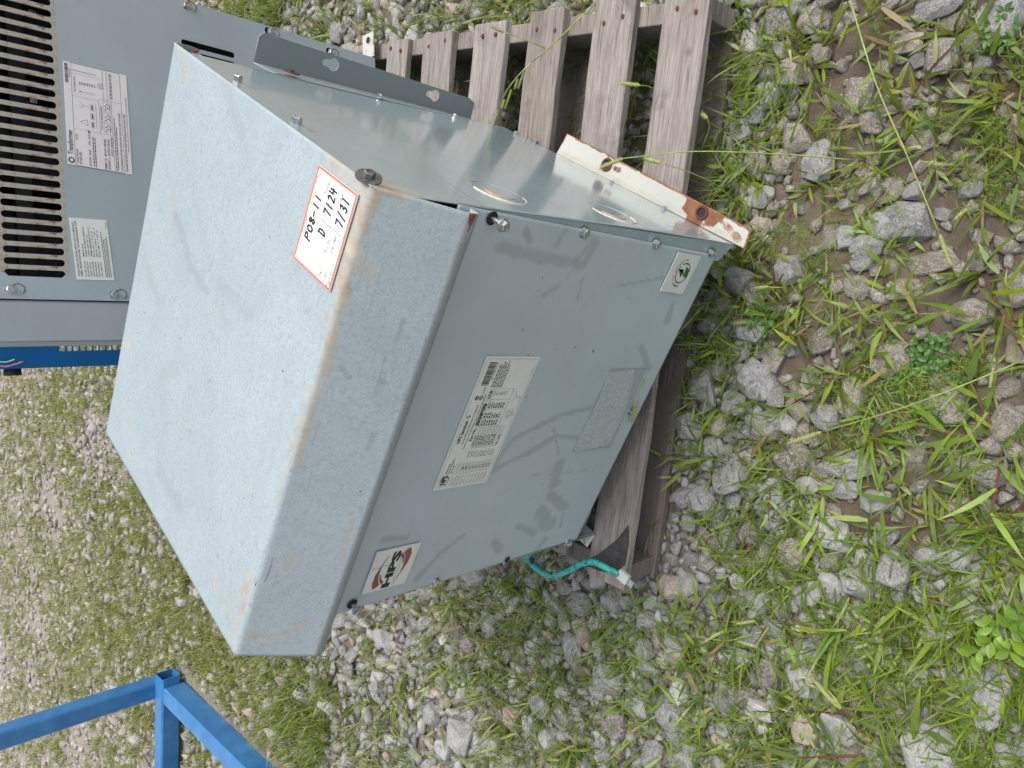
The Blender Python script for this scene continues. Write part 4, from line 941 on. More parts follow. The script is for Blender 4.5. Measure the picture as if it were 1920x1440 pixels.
L1(fl, (232, 845), (245, 870), .007, 0, .4); L1(fl, (225, 785), (240, 800), .006, 0, .35); L1(fl, (410, 590), (414, 597), .004, 0, .9); L1(fl, (465, 900), (470, 920), .004, 0, .6); L1(fl, (428, 935), (432, 948), .001, 1, 1.3); L1(fl, (536, 600), (541, 606), .003, 0, .6)
L1(fl, (400, 1000), (415, 1070), .0012, 2, .7); L1(fl, (220, 645), (240, 650), .008, 0, .4)
L1(fl, (345, 330), (420, 620), .010, 2, .12)
# apron stains
L1(fa, (705, 352), (690, 400), .012, 0, .9); L1(fa, (690, 400), (655, 510), .010, 0, .85); L1(fa, (655, 510), (610, 690), .007, 0, .8); L1(fa, (610, 690), (560, 870), .005, 0, .7); L1(fa, (680, 490), (690, 520), .010, 0, .35); 
L1(fa, (470, 1190), (520, 1205), .009, 0, .55); L1(fa, (520, 1205), (575, 1170), .007, 0, .6); L1(fa, (535, 1065), (550, 1045), .007, 0, .45); L1(fa, (884, 412), (878, 430), .003, 1, 1.5); L1(fa, (885, 400), (886, 406), .003, 1, 1.4); L1(fa, (700, 350), (760, 370), .006, 0, .8)
L1(fa, (870, 430), (830, 560), .004, 0, .5); L1(fa, (660, 980), (640, 1060), .004, 0, .6); L1(fa, (600, 1210), (625, 1150), .004, 0, .5); L1(fa, (720, 700), (700, 760), .002, 2, .7); L1(fa, (640, 690), (660, 715), .002, 2, .7); L1(fa, (745, 640), (755, 600), .002, 2, .6); L1(fa, (700, 820), (690, 850), .003, 2, .5)
C = wear_eval(UVl, [(a, b2, c, d, rr * 1.15, ch, st * (1.25 if ch == 2 else 1.2)) for a, b2, c, d, rr, ch, st in lsp])
isap = (np.tile(np.arange(b_), a_) > ntop + 2).astype(float)
# gentle dents
dent = (fbm(UVl[:, 0] * 5 + 2, UVl[:, 1] * 5 + 60, 3) - .45) * .004
edge = np.clip(np.minimum(us.repeat(b_, 1).ravel(), 1 - us.repeat(b_, 1).ravel()) * 12, 0, 1) * np.clip(np.minimum(np.abs(UVl[:, 1] - S_[ntop]), UVl[:, 1]) * 30, 0, 1)
flat = flat + np.where(isap[:, None] > 0, np.array([0, -1., 0]), np.array([0, 0, 1.])) * (dent * edge)[:, None]
I = np.arange(a_ * b_).reshape(a_, b_); Fr = np.stack([I[:-1, :-1], I[:-1, 1:], I[1:, 1:], I[1:, :-1]], -1).reshape(-1, 4)
lid = fastmesh('lid', flat - OFF, Fr, M_LID, C, True, hps)
m_ = lid.modifiers.new('thickness', 'SOLIDIFY'); m_.thickness = .0016; m_.offset = 1 if False else -1
# rust-filled gouges on the apron
an_ = np.cross(LFR - LFL, ABL - LFL); an_ /= np.linalg.norm(an_); an_ = an_ * (1 if an_[1] < 0 else -1)
for pts, wd in (([(511, 1043), (509, 1056), (504, 1072), (496, 1088)], .0012), ([(481, 1089), (478, 1096)], .002), ([(886, 405), (882, 418), (877, 432)], .0035)):
    V = []
    for i, q in enumerate(pts):
        P = onp(*q, LFL, an_) + an_ * .0025; k = wd * (.35 + .65 * math.sin(PI * (i + .6) / (len(pts) + .2))); V += [P + np.array([k, 0, k * .3]) - OFF, P - np.array([k, 0, k * .3]) - OFF]
    mobj('rust_gouge', V, [(2 * i, 2 * i + 1, 2 * i + 3, 2 * i + 2) for i in range(len(pts) - 1)], mat_simple('fresh_rust', (.22, .06, .025), .8, 0, 300, .4), lid)
# lid side flanges
def quadsheet(name, pts, n, th, mat, parent):
    k = len(pts); n = np.array(n, float); V = [p - OFF for p in pts] + [p - OFF - n * th for p in pts]
    f = [tuple(range(k)), tuple(range(2 * k - 1, k - 1, -1))] + [(i, k + i, k + (i + 1) % k, (i + 1) % k) for i in range(k)]
    return mobj(name, V, f, mat, parent)
xf = W + .0035
def onx(px, py, x=xf): return onp(px, py, (x, 0, 0), (1, 0, 0))
fl_o = quadsheet('lid_flange', [onx(326, 80), onx(697, 348), onx(672, 316), onx(560, 230), onx(445, 148), onx(362, 93)], (1, 0, 0), .0015, M_SIDE, lid)
fl_o.location = (0, 0, 0)
quadsheet('lid_flange', [LBL + [.002, 0, -.002], LFL + [.002, 0, -.002], LFL + [.002, 0, -.03], LBL + [.002, 0, -.03]], (-1, 0, 0), .0015, M_SIDE, lid)
# bolts on the side and lid flange
for px, py, r in ((445, 152, .0062), (555, 231, .0062)): bolt('bolt', onx(px, py) - OFF, (1, 0, 0), r, .008, hps, washer=.0095)
bolt('bolt', onx(692, 330, W + .008) - OFF, (1, -.25, .25), .0062, .006, hps, mat_simple('dull_washer', (.22, .22, .22), .45, .8, 200, .4), washer=.0140)
bolt('bolt', onx(350, 90, xf + .001) - OFF, (1, 0, .2), .005, .004, hps, M_RUST, washer=.017)
for px, py in ((712, 182), (852, 219), (967, 251), (1002, 267), (1088, 307), (1147, 343), (1245, 392)):
    bolt('screw', onx(px, py, W + .002) - OFF, (1, 0, 0), .0045, .006, hps, washer=.0062)
bolt('screw', onx(547, 134, W + .004) - OFF, (1, 0, 0), .004, .003, hps, M_RUST, washer=.0135)
# front bolts
for px, py, sh in ((922, 409, .020), (1096, 436, 0), (1231, 457, 0), (1335, 473, 0), (660, 1132, .013), (818, 1091, 0), (1066, 1018, 0), (1183, 771, 0)):
    P = onp(px, py, (0, -.003, 0), FN) - OFF
    if sh:
        hole = [(P[0] + .0085 * math.cos(t), P[1] - .0008, P[2] + .0085 * math.sin(t)) for t in np.linspace(0, 2 * PI, 15)[:-1]]
        mobj('bolt_hole', hole, [tuple(range(14))], M_DARK, hps)
    bolt('bolt', P, (0, -1, 0), .0062, .006, hps, washer=.0082 if not sh else 0, shank=sh)
P = onp(951, 1049, (0, -.003, 0), FN) - OFF
mobj('bolt_hole', [(P[0] + .006 * math.cos(t), P[1] - .0008, P[2] + .006 * math.sin(t)) for t in np.linspace(0, 2 * PI, 15)[:-1]], [tuple(range(14))], M_DARK, hps)
# knockouts: pressed rings
def ring_arc(name, cy, cz, r, t, a0, a1, mat, x=W + .0026):
    V, Fq_ = [], []; n = 28
    for i in range(n + 1):
        a = a0 + (a1 - a0) * i / n
        for rr, xx in ((r - t, x - .003), (r - t * .5, x + .0002), (r + t * .5, x + .0002), (r + t, x - .003)): V.append((xx - OFF[0], cy + rr * math.cos(a) - OFF[1], cz + rr * math.sin(a) - OFF[2]))
    for i in range(n):
        for k in range(3): q = i * 4 + k; Fq_.append((q, q + 1, q + 5, q + 4))
    return mobj(name, V, Fq_, mat, hps, True)
M_CRM = mat_simple('chipped_primer', (.55, .52, .45), .6, 0, 120, .3)
for cy, cz, xo in ((.068, .618, .0006), (.055, .398, .0030)):
    ring_arc('knockout_ring', cy, cz, .037, .0009, .42 * PI, 1.45 * PI, M_CRM, W + xo); ring_arc('knockout_ring', cy, cz, .037, .0006, -.5 * PI, .36 * PI, M_SIDE, W + xo); ring_arc('knockout_ring', cy, cz, .0215, .0008, .45 * PI, 1.15 * PI, mat_simple('rusty_primer', (.40, .24, .12), .7, 0, 90, .4), W + xo)
# back bracket with keyholes
yb = .640
bp_ = [onp(*q, (0, yb, 0), (0, 1, 0)) for q in [(477, 107), (485, 68), (495, 61), (880, 184), (889, 193), (882, 222)]]
kh = [onp(*q, (0, yb, 0), (0, 1, 0)) for q in [(625, 121), (815, 179)]]
ol = [(p[0], p[2]) for p in bp_]; x0b = min(ol[0][0], ol[-1][0]); ol[0] = (x0b, ol[0][1]); ol[-1] = (x0b, ol[-1][1])
def rotkh(L, c): return [(c[0] + (q[1] - c[1]), c[1] + (q[0] - c[0])) for q in L]
holes = [rotkh(keyhole(k[0], k[2], .011, .016, .0062, 1), (k[0], k[2])) for k in kh]
br = plate('wall_bracket', ol, holes, .002, M_BRKT, hps, H((0, yb, 0)), (1, 0, 0), (0, 0, 1), (0, 1, 0))
quadsheet('bracket_leg', [np.array([x0b, .585, ol[0][1] - .012]), np.array([x0b, yb, ol[0][1]]), np.array([x0b, yb, ol[-1][1]]), np.array([x0b, .585, ol[-1][1]])], (1, 0, 0), .002, M_BRKT, br)
# foot flanges
ft = [atz(*q, .1235) for q in [(1046, 281), (1056, 252), (1064, 250), (1405, 428), (1411, 440), (1396, 467)]]
x0f = W + .001; oln = [(max(p[0], x0f), p[1]) for p in ft]; oln[0] = (x0f, oln[0][1]); oln[-1] = (x0f, oln[-1][1])
hc = [atz(*q, .1235) for q in [(1139, 309), (1317, 399)]]
fpts = [atz(*q, .1245) for q in [(1046, 281), (1063, 250), (1410, 431), (1397, 467)]]
fe = lambda a, b_, rr, ss: (fpts[a][0], fpts[a][1], fpts[b_][0], fpts[b_][1], rr, 1, ss)
fsp = [fe(1, 2, .0045, .75), fe(2, 3, .0045, .7), fe(0, 1, .004, .7), (hc[0][0], hc[0][1], hc[0][0], hc[0][1], .020, 1, .62), (hc[1][0], hc[1][1], hc[1][0] + .003, hc[1][1] - .03, .024, 1, .75), (hc[1][0], hc[1][1] - .05, fpts[3][0] + .01, fpts[3][1] + .02, .010, 1, .55), (hc[1][0], hc[1][1], hc[1][0], hc[1][1] + .02, .028, 1, .85), (hc[0][0], hc[0][1] - .02, hc[0][0], hc[0][1] - .03, .008, 1, .6), (x0f + .006, -.0, x0f + .006, .43, .006, 0, .6)]
M_FOOTW = mat_paint('worn_pale_enamel', (.43, .44, .40), .5)
foot = sheet('foot_flange', H((x0f, fpts[3][1], .1245)), H((fpts[2][0], fpts[2][1], .1245)), H((fpts[1][0], fpts[1][1], .1245)), H((x0f, fpts[0][1], .1245)), (0, 0, 1), .0025, M_FOOTW, hps, fsp, .0018, None, lambda P: P[:, :2])
for h in hc: mobj('bolt_hole', [(h[0] + .0088 * math.cos(t), h[1] + .0088 * math.sin(t), .0030) for t in np.linspace(0, 2 * PI, 17)[:-1]], [tuple(range(16))], M_DARK, foot)
for h in hc: 
    V = []; n = 20
    for i in range(n):
        t = 2 * PI * i / n
        for rr, z in ((.0086, .0040), (.0118, .0040), (.0128, .0022)): V.append((h[0] + rr * math.cos(t), h[1] + rr * math.sin(t), .0015 + z))
    mobj('hole_rim', [(v[0], v[1], v[2]) for v in V], [(i * 3 + k, i * 3 + k + 1, ((i + 1) % n) * 3 + k + 1, ((i + 1) % n) * 3 + k) for i in range(n) for k in (0, 1)], M_RUST, foot)
plate('foot_flange', [(-.002, .0), (-.034, .004), (-.034, .46), (-.002, .46)], [circ(-.02, .08, .0085)], .0025, M_FOOT, hps, H((0, 0, .1235)), (1, 0, 0), (0, 1, 0), (0, 0, 1))
box('foot_channel', H((-.001, .004, .150)), (.003, .0015, .026), M_BRKT, hps)
box('foot_channel', H((.018, .03, .150)), (.018, .0015, .026), M_BRKT, hps)
# added near-black strip: shade below the front panel put into its colour
box('shade_strip', H((W / 2, .10, .150)), (W / 2 - .04, .0015, .026), M_DARK, hps)

# --- labels on the transformer
TAGP = (LFL + LFR) / 2; tn = np.cross(LFR - LFL, LBL - LFL); tn /= np.linalg.norm(tn)
def lidz(q, off):  # place on actual lid plane incl. dent
    return onp(*q, TAGP + tn * off, tn)
c4 = [lidz(q, .0025) - OFF for q in [(551, 483), (599, 309), (672, 365), (618, 547)]]
t = Label('inventory_tag', *c4, tn, M_WHITE, lid, th=.0006)
t.frame('o', .0, .0, 1, 1, .0028)
t.rect('g', .02, .27, .98, .276); t.rect('g', .02, .62, .98, .626)
t.rect('g', .55, .276, .558, .97); t.rect('g', .40, .86, .40, .86); t.rect('g', .558, .80 - .18, .98, .626)
t.text('g', 'OC Schdlr/IP Tag', .60, .10, .055, .34); t.text('g', '0000058677', .30, .085, .05, .20, shear=.2)
t.text('g', 'Lot #', .42, .36, .055, .10); t.text('g', 'Notes', .80, .36, .07, .13); t.text('g', 'Date', .80, .72, .07, .11)
t.text('g', 'Fluids', .30, .72, .075, .14); t.text('g', 'Inspection', .30, .84, .075, .22); t.text('g', '360', .05, .74, .07, .09); t.text('g', 'Video', .03, .85, .075, .12); t.text('g', 'Rephoto', .02, .955, .075, .18)
def ringl(L, key, cx, cy, r, t_, n=12): L.stroke(key, [(cx + r / L.w * math.cos(2 * PI * i / n), cy + r / L.h * math.sin(2 * PI * i / n)) for i in range(n + 1)], t_)
for cx, cy in ((.48, .685), (.485, .80), (.50, .915), (.18, .70), (.19, .81), (.225, .92)): ringl(t, 'g', cx, cy, .0022, .0004)
def hand(strokes, ox, oy, sx, sy, th=.0016):
    for s_ in strokes: t.stroke('m', [(ox + x * sx, oy + y * sy) for x, y in s_], th)
HP = {'P': [[(0, 1), (.1, 0)], [(.1, .03), (.5, 0), (.6, .2), (.45, .45), (.08, .52)]], '0': [[(.3, 0), (.05, .35), (.1, .85), (.35, 1), (.6, .7), (.55, .2), (.3, 0)]],
      '8': [[(.5, .12), (.25, 0), (.1, .2), (.35, .48), (.55, .75), (.35, 1), (.1, .82), (.3, .5), (.55, .25), (.5, .12)]], '-': [[(0, .55), (.5, .5)]], '1': [[(.3, 0), (.2, 1)]], '7': [[(0, .05), (.55, 0), (.25, 1)]],
      '2': [[(.05, .2), (.3, 0), (.5, .25), (.05, 1), (.6, .95)]], '4': [[(.1, 0), (.02, .55), (.6, .5)], [(.45, .1), (.4, 1)]], '3': [[(.05, .1), (.4, 0), (.45, .3), (.2, .47), (.5, .65), (.35, .97), (.0, .9)]], '/': [[(.45, -.1), (.05, 1.1)]], 'D': [[(.1, 0), (.05, 1)], [(.0, .02), (.5, .1), (.6, .55), (.4, .9), (.02, 1)]]}
def write(s, x, y, w_, h_, gap=.75):
    for ch in s: hand(HP[ch], x, y, w_, h_, .0021); x += w_ * gap
write('P08-11', .28, .13, .10, .135, .82); write('D', .43, .40, .075, .17); write('7124', .63, .40, .085, .17, .85); write('7/31', .62, .72, .09, .17, .85)
t.done(dict(o=M_ORNG, g=M_INKG, m=M_MARK), dict(o='orange_border', g='printed_form', m='handwriting'))

off = OFF
n2 = lab_px('rating_label', [(811.3, 920.2), (913.3, 668.1), (1013.3, 669.2), (911.3, 903.5)], (0, -.0045, 0), FN, (0, -1, 0), M_PAPER, hps, off)
n2.frame('k', .02, .03, .985, .97, .0003)
n2.text('k', 'HPS Sentinel  G', .365, .135, .065, .21, bold=.02); n2.text('k', 'Energy Efficient Distribution Transformer', .355, .20, .028, .30, bold=.01); n2.text('k', 'Transformateur de distribution a haut rendement energetique', .31, .26, .026, .42, bold=.01)
n2.text('k', 'Part No.', .375, .34, .05, .10, bold=.02); n2.text('k', 'SG3A0030KB', .50, .34, .06, .16, bold=.03)
n2.text('k', 'Hammond', .125, .13, .035, .08, bold=.01); n2.text('k', 'Power Solutions', .125, .175, .035, .12, bold=.01); n2.fine('k', .125, .20, .20, .23, 1, 3)
n2.bars('k', .795, .09, .965, .22, 26, True, 4); n2.fine('k', .83, .965, .235, .26, 1, 8)
for x_, y_ in ((.705, .11), (.705, .185)): ringl(n2, 'k', x_, y_, .0032, .0009, 12)
n2.text('k', 'UL', .705, .20, .03, .018, bold=.04, align='C'); n2.text('k', 'SP', .705, .125, .03, .018, bold=.04, align='C'); n2.text('k', 'LR3902', .735, .20, .025, .05)
# logo oval
n2.text('k', 'HPS', .035, .165, .08, .075, bold=.05, shear=.1); n2.stroke('k', [(.03, .10), (.05, .075), (.08, .066), (.105, .09)], .0011); n2.stroke('k', [(.03, .18), (.06, .205), (.09, .20), (.11, .15)], .0013)
y0 = .27
for i in range(11):
    y = .25 + i * .062; n2.text('k', ['Cust. No.', 'Phase', 'kVA', 'Hertz', 'Prim. Volts', 'Prim. Amps', 'Sec. Volts', 'Sec. Amps', 'Impedance %', 'Temp Rise', 'Weight lb'][i], .03, y + .03, .026, .07); n2.frame('k', .115, y, .195, y + .042, .0003)
    if i > 1: n2.text('k', ['', '', '3', '480', '36.1', '208Y', '83.3', 'AL', '60', '4.2', '150'][i], .14, y + .032, .026, .03, bold=.01)
for i in range(10):
    y = .37 + i * .052; n2.frame('k', .315, y, .475, y + .040, .0003); n2.text('k', ['Serial', 'Type', 'Wdg', 'Core', 'Encl.', 'BIL', 'K', 'Insul', 'Date', 'Ref'][i], .24, y + .03, .026, .05)
    if i != 8: n2.text('k', ['C00007124', 'ANN', '30', '3R', '220 C', '10 kV', 'K1', 'AB-TSPM', '150 C', 'LR'][i], .33, y + .032, .024, .08, bold=.01)
for x_ in (.485, .535, .61, .685, .765): n2.rect('k', x_, .30, x_ + .0012, .74)
n2.rect('k', .485, .74, .766, .744); n2.rect('k', .485, .37, .766, .374); n2.rect('k', .485, .30, .766, .304)
for j, x_ in enumerate((.49, .545, .62)): n2.fine('k', x_, x_ + .045, .39, .70, 7, 10 + j, .55); n2.fine('k', x_, x_ + .045, .315, .36, 2, 20 + j, .6)
n2.fine('k', .695, .76, .315, .36, 2, 31, .7); n2.fine('k', .72, .75, .40, .66, 7, 32, .3)
n2.fine('k', .78, .98, .29, .50, 6, 33, .5)
n2.stroke('k', [(.53, .84), (.56, .94), (.60, .80), (.53, .84)], .0004); n2.stroke('k', [(.54, .81), (.575, .93), (.61, .86)], .0004); n2.stroke('k', [(.66, .80), (.70, .86), (.74, .80)], .0004); n2.stroke('k', [(.70, .86), (.695, .95), (.66, .93)], .0004)
n2.text('k', '150 C', .885, .955, .02, .03); n2.done(dict(k=M_INK), dict(k='printed_text'))

n3 = lab_px('logo_sticker', [(677.4, 1115), (706.9, 1035.4), (789.2, 1017), (758.4, 1092.6)], (0, -.0045, 0), FN, (0, -1, 0), M_PAPER, hps, off)
n3.text('k', 'HPS', .03, .585, .165, .90, bold=.055)
# shift the word: wide extended letters
def arcpoly(key, a, b2): n3.add(key, a + b2[::-1], [tuple(range(len(a) + len(b2)))])
arcpoly('b', [(.12, .30), (.35, .16), (.52, .13), (.93, .27)], [(.12, .31), (.25, .29), (.40, .265), (.93, .285)])
n3.buf.pop('b')
def sw(flipx):
    f = (lambda x, y: (x, y)) if not flipx else (lambda x, y: (1 - x, 1 - y))
    # tall curved blade
    A = [f(*p) for p in [(.05, .22), (.20, .155), (.42, .16), (.62, .225), (.86, .31)]]; B = [f(*p) for p in [(.14, .34), (.28, .27), (.45, .24), (.62, .245), (.86, .318)]]
    for i in range(4): n3.add('b' + str(flipx), [A[i], A[i + 1], B[i + 1], B[i]], [(0, 1, 2, 3)])
    A = [f(*p) for p in [(.14, .375), (.26, .30), (.42, .275)]]; B = [f(*p) for p in [(.19, .42), (.29, .335), (.42, .285)]]
    for i in range(2): n3.add('d' + str(flipx), [A[i], A[i + 1], B[i + 1], B[i]], [(0, 1, 2, 3)])
sw(False); sw(True)
n3.stroke('c', [(.0, .50), (.02, .50)], .0004); n3.stroke('c', [(.62, .0), (.60, .12), (.63, .30), (.60, .42)], .0006); n3.stroke('c', [(.02, .70), (.25, .63), (.50, .66), (.80, .60), (.97, .72)], .0005)
n3.done(dict(k=M_INK, bTrue=M_BRWN, bFalse=M_BRWN, dTrue=M_BRWN, dFalse=M_BRWN, c=M_INKG), dict(k='logo_letters', bTrue='brown_swoosh', bFalse='brown_swoosh', dTrue='brown_swoosh', dFalse='brown_swoosh', c='crease'))

n4 = lab_px('conserve_sticker', [(1237.2, 546), (1272.3, 472.7), (1314.5, 480.6), (1279.1, 551.1)], (0, -.0045, 0), FN, (0, -1, 0), M_PAPER, hps, off)
cx, cy, rr = .52, .56, .0165
n4.stroke('g', [(cx + rr / n4.w * math.cos(a), cy + rr / n4.h * math.sin(a)) for a in np.linspace(-.2 * PI, .42 * PI, 14)], .0018)
n4.stroke('g', [(cx + rr / n4.w * math.cos(a), cy + rr / n4.h * math.sin(a)) for a in np.linspace(.52 * PI, 1.72 * PI, 20)], .0018)
n4.add('g', [(.60, .33), (.40, .55), (.50, .56), (.38, .74), (.62, .52), (.52, .51)], [(0, 1, 2), (2, 3, 4), (4, 5, 0), (0, 2, 4)])
lf = [(.40 + .36 * t, .78 - .10 * t) for t in (0, 1)]
n4.add('g', [(.40, .80), (.45, .68), (.55, .62), (.68, .60), (.66, .72), (.58, .79), (.48, .82)], [(0, 1, 2, 3, 4, 5, 6)]); n4.stroke('g', [(.68, .60), (.76, .58)], .0011)
for i, ch in enumerate('power to conserve'):
    if ch == ' ': continue
    a = math.radians(-188 + i * 11.2); V, Fs_ = text_geo(ch, .01); V = V - [V[:, 0].mean(), 0]; k = .0075
    r2 = .0205; ux = np.array([-math.sin(a), math.cos(a)]); uy = np.array([math.cos(a), math.sin(a)])
    Q = [(cx * n4.w + uy[0] * (r2 + v[1] * k) + ux[0] * v[0] * k, cy * n4.h + uy[1] * (r2 + v[1] * k) + ux[1] * v[0] * k) for v in V]
    n4.add('g', [(q[0] / n4.w, q[1] / n4.h) for q in Q], Fs_)
n4.done(dict(g=M_GRN), dict(g='green_print'))
n5a = lab_px('residue_surround', [(1073.6, 848), (1143, 693), (1211.8, 691.4), (1144.8, 838)], (0, -.0042, 0), FN, (0, -1, 0), mat_paint('panel_under_old_label', (.31, .375, .395), .35, wear=False), hps, off, th=.0003, outline=[(0, 0), (1, 0), (1, 1), (0, 1)])  # slightly darker panel area where the old label sat
n5 = lab_px('glue_residue', [(1073.6, 848), (1143, 693), (1211.8, 691.4), (1144.8, 838)], (0, -.0045, 0), FN, (0, -1, 0), M_PATCH, hps, off, th=.0006, outline=[(.0, .12), (.03, .02), (.3, .03), (.62, .08), (.97, .02), (.99, .66), (.80, .80), (.45, .93), (.04, .94)])

# ------------------------------------------------------------------ green cable with lug
gc = [atz(1000, 1030, .16), atz(988, 1045, .13), atz(1002, 1062, .112), atz(1030, 1078, .115), atz(1062, 1072, .125), atz(1088, 1058, .145), atz(1112, 1054, .150), atz(1136, 1064, .142), atz(1160, 1077, .130)]
def mat_cable():
    q = NB('turquoise_cable'); n = q.noise(90, 6, .8); c = q.mix(q.ramp(n, [(.50, 0.0), (.60, .85)]), (.03, .40, .34), (.03, .06, .06)); return q.fin(c, .4)
cab = empty('ground_cable', gc[0]); V, Fq_ = tube(spline(gc, 6), .0068, .0062, 12); mobj('cable', [np.array(v) - gc[0] for v in V], Fq_, mat_cable(), cab, True)
tag(cab, 'turquoise green cable looping from under the box to the pallet corner', 'cable')
lp = gc[-1] - gc[0]
box('cable_lug', lp + np.array([.002, -.010, -.002]), (.010, .012, .005), M_FOOT, cab, .001); box('cable_lug', lp + np.array([.0, -.024, -.004]), (.007, .010, .0018), M_STEEL, cab, .0005)

# ------------------------------------------------------------------ second transformer (louvred cabinet)
GY = math.radians(30); GB0 = np.array([.6038, 1.0935, .125]); gu = np.array([math.cos(GY), math.sin(GY), 0]); gn = np.array([math.sin(GY), -math.cos(GY), 0])
ge = empty('electrical_transformer', GB0, GY)
tag(ge, 'grey transformer cabinet with rusty slotted vents, behind at the back of the pallet', 'transformer')
def gl(px, py, o=0.0):
    P = onp(px, py, GB0 + gn * o, gn) - GB0; return (float(P @ gu), float(P[2]))
GX0, GX1, ZT = -.588, .021, 1.05
z0s, z1s = gl(110, 250)[1], 0
a1 = gl(92, 5); a2 = gl(126, 515); b1_ = gl(8, 515)
SZ0 = a1[1] * .5 + a2[1] * .5; SZ1 = b1_[1]; pitch = (a1[0] - a2[0]) / 24; cxs = [a1[0] - pitch * k for k in range(-1, 25)]; RS_ = pitch * .30
# lower plate with one slot and keyholes
sl = gl(440, 103); sl2 = gl(357, 84)
def stadium(cx, za, zb, r, n=6): return [(cx + r * math.cos(PI + PI * i / n), za + r + r * math.sin(PI + PI * i / n)) for i in range(n + 1)] + [(cx + r * math.cos(PI * i / n), zb - r + r * math.sin(PI * i / n)) for i in range(n + 1)]
MG = .006
lows = [stadium(sl[0] - pitch * k - RS_ * .3, sl[1], sl[1] + .115, RS_) for k in range(24)]
kb = [gl(345, 10), gl(503, 58), gl(617, 97), gl(218, 553)]
def wrapge(L): return L
hl = lows + [keyhole(k[0], k[1], .009, .010, .004, -1) for k in kb[1:3]]
plate('front_panel', [(GX0, .0), (GX1, .0), (GX1, SZ0 - MG), (GX0, SZ0 - MG)], hl, .002, M_GE, ge, (0, 0, 0), (1, 0, 0), (0, 0, 1), (0, 1, 0))
plate('front_panel', [(GX0, SZ1 + MG), (GX1, SZ1 + MG), (GX1, ZT), (GX0, ZT)], [keyhole(*gl(22, 542), .009, .010, .004, -1)] if False else [], .002, M_GE, ge, (0, 0, 0), (1, 0, 0), (0, 0, 1), (0, 1, 0))
for (xa, xb) in ((GX0, cxs[-1]), (cxs[0], GX1)): plate('front_panel', [(xa, SZ0 - MG), (xb, SZ0 - MG), (xb, SZ0)] + ([(xb, SZ0), (xb - RS_, SZ0 + RS_), (xb - RS_, SZ1 - RS_), (xb, SZ1)] if xb == cxs[-1] else [(xb, SZ1)]) + [(xb, SZ1 + MG), (xa, SZ1 + MG)] + ([(xa, SZ1), (xa + RS_, SZ1 - RS_), (xa + RS_, SZ0 + RS_), (xa, SZ0)] if xa == cxs[0] else []), [], .002, M_GE, ge, (0, 0, 0), (1, 0, 0), (0, 0, 1), (0, 1, 0))
def barpoly(c0, c1):   # c0 < c1 slot centres
    L = [(c0, SZ0 - MG), (c1, SZ0 - MG)]
    L += [(c1 - RS_ * math.sin(t), SZ0 + RS_ - RS_ * math.cos(t)) for t in np.linspace(0, PI / 2, 6)]
    L += [(c1 - RS_ * math.cos(t), SZ1 - RS_ + RS_ * math.sin(t)) for t in np.linspace(0, PI / 2, 6)]
    L += [(c1, SZ1 + MG), (c0, SZ1 + MG)]
    L += [(c0 + RS_ * math.sin(t), SZ1 - RS_ + RS_ * math.cos(t)) for t in np.linspace(0, PI / 2, 6)]
    L += [(c0 + RS_ * math.cos(t), SZ0 + RS_ - RS_ * math.sin(t)) for t in np.linspace(0, PI / 2, 6)]
    return L
bar0 = None
for k in range(len(cxs) - 1):
    if bar0 is None:
        bar0 = plate('grille_bar', barpoly(-pitch / 2, pitch / 2), [], .0021, M_GEB, ge, (0, 0, 0), (1, 0, 0), (0, 0, 1), (0, 1, 0)); o = bar0
    else: o = bpy.data.objects.new('grille_bar', bar0.data); COL.objects.link(o); o.parent = ge
    o.location = ((cxs[k] + cxs[k + 1]) / 2, 0, 0)
# cabinet body (open behind the slots)
GD_ = .46
for nm, c, h in (('cabinet_back', ((GX0 + GX1) / 2, GD_, ZT / 2), ((GX1 - GX0) / 2, .002, ZT / 2)), ('side_wall', (GX1 - .001, GD_ / 2 + .002, ZT / 2), (.001, GD_ / 2 - .002, ZT / 2)), ('inner_divider', (GX0 + .03, GD_ / 2 + .002, ZT / 2), (.001, GD_ / 2 - .002, ZT / 2)), ('top_cover', ((GX0 + GX1) / 2 - .05, GD_ / 2, ZT + .012), ((GX1 - GX0) / 2 + .07, GD_ / 2 + .02, .010)), ('floor_pan', ((GX0 + GX1) / 2, GD_ / 2, .004), ((GX1 - GX0) / 2 - .004, GD_ / 2 - .004, .002))):
    box(nm, c, h, M_GE if nm in ('side_wall', 'top_cover') else M_DARK, ge)
for i, x in enumerate((-.48, -.29, -.10)): box('winding_coil', (x, .20, .62), (.075, .085, .24), M_INNER, ge, .02, 2)
for i in range(9):
    x = cxs[1 + i * 3 - (i % 2)]; box('core_clamp', (x, .075 + .012 * (i % 3), SZ0 + .012 + .006 * (i % 2)), (.004, .012, .006), M_STEEL if i % 3 == 0 else M_INNER, ge)
box('core_beam', (-.28, .10, SZ0 + .035), (.26, .006, .014), M_INNER, ge)
# left corner cover: pale plain strip beyond the seam
e0 = gl(100, 642)[0]; e1 = gl(100, 565)[0]
box('corner_cover', ((GX0 - .0025 + e0) / 2, .19, ZT / 2), ((GX0 - .0025 - e0) / 2, .190, ZT / 2), mat_paint('grey_enamel_brushed', (.31, .345, .37), .38, wear=False), ge, .003, 2)
for (px, py) in ((348, 10), (507, 60), (620, 98), (18, 542), (213, 552)):
    q = gl(px, py); bolt('bolt', (q[0], -.002, q[1]), (0, -1, 0), .0065, .006, ge, washer=.0085)
    ar = [(q[0] + (.013 if py > 300 else -.0) + .010 * math.cos(t), -.0015, q[1] - (.013 if py > 300 else .011) + .010 * math.sin(t)) for t in np.linspace(-2.4, 1.6, 18)]
    V, Fq_ = tube([(a[0] - (.013 if py > 300 else 0), a[1], a[2]) for a in ar], .0006, .0006, 4); mobj('keyhole_rim', V, Fq_, M_RUST if py < 300 else M_DARK, ge)
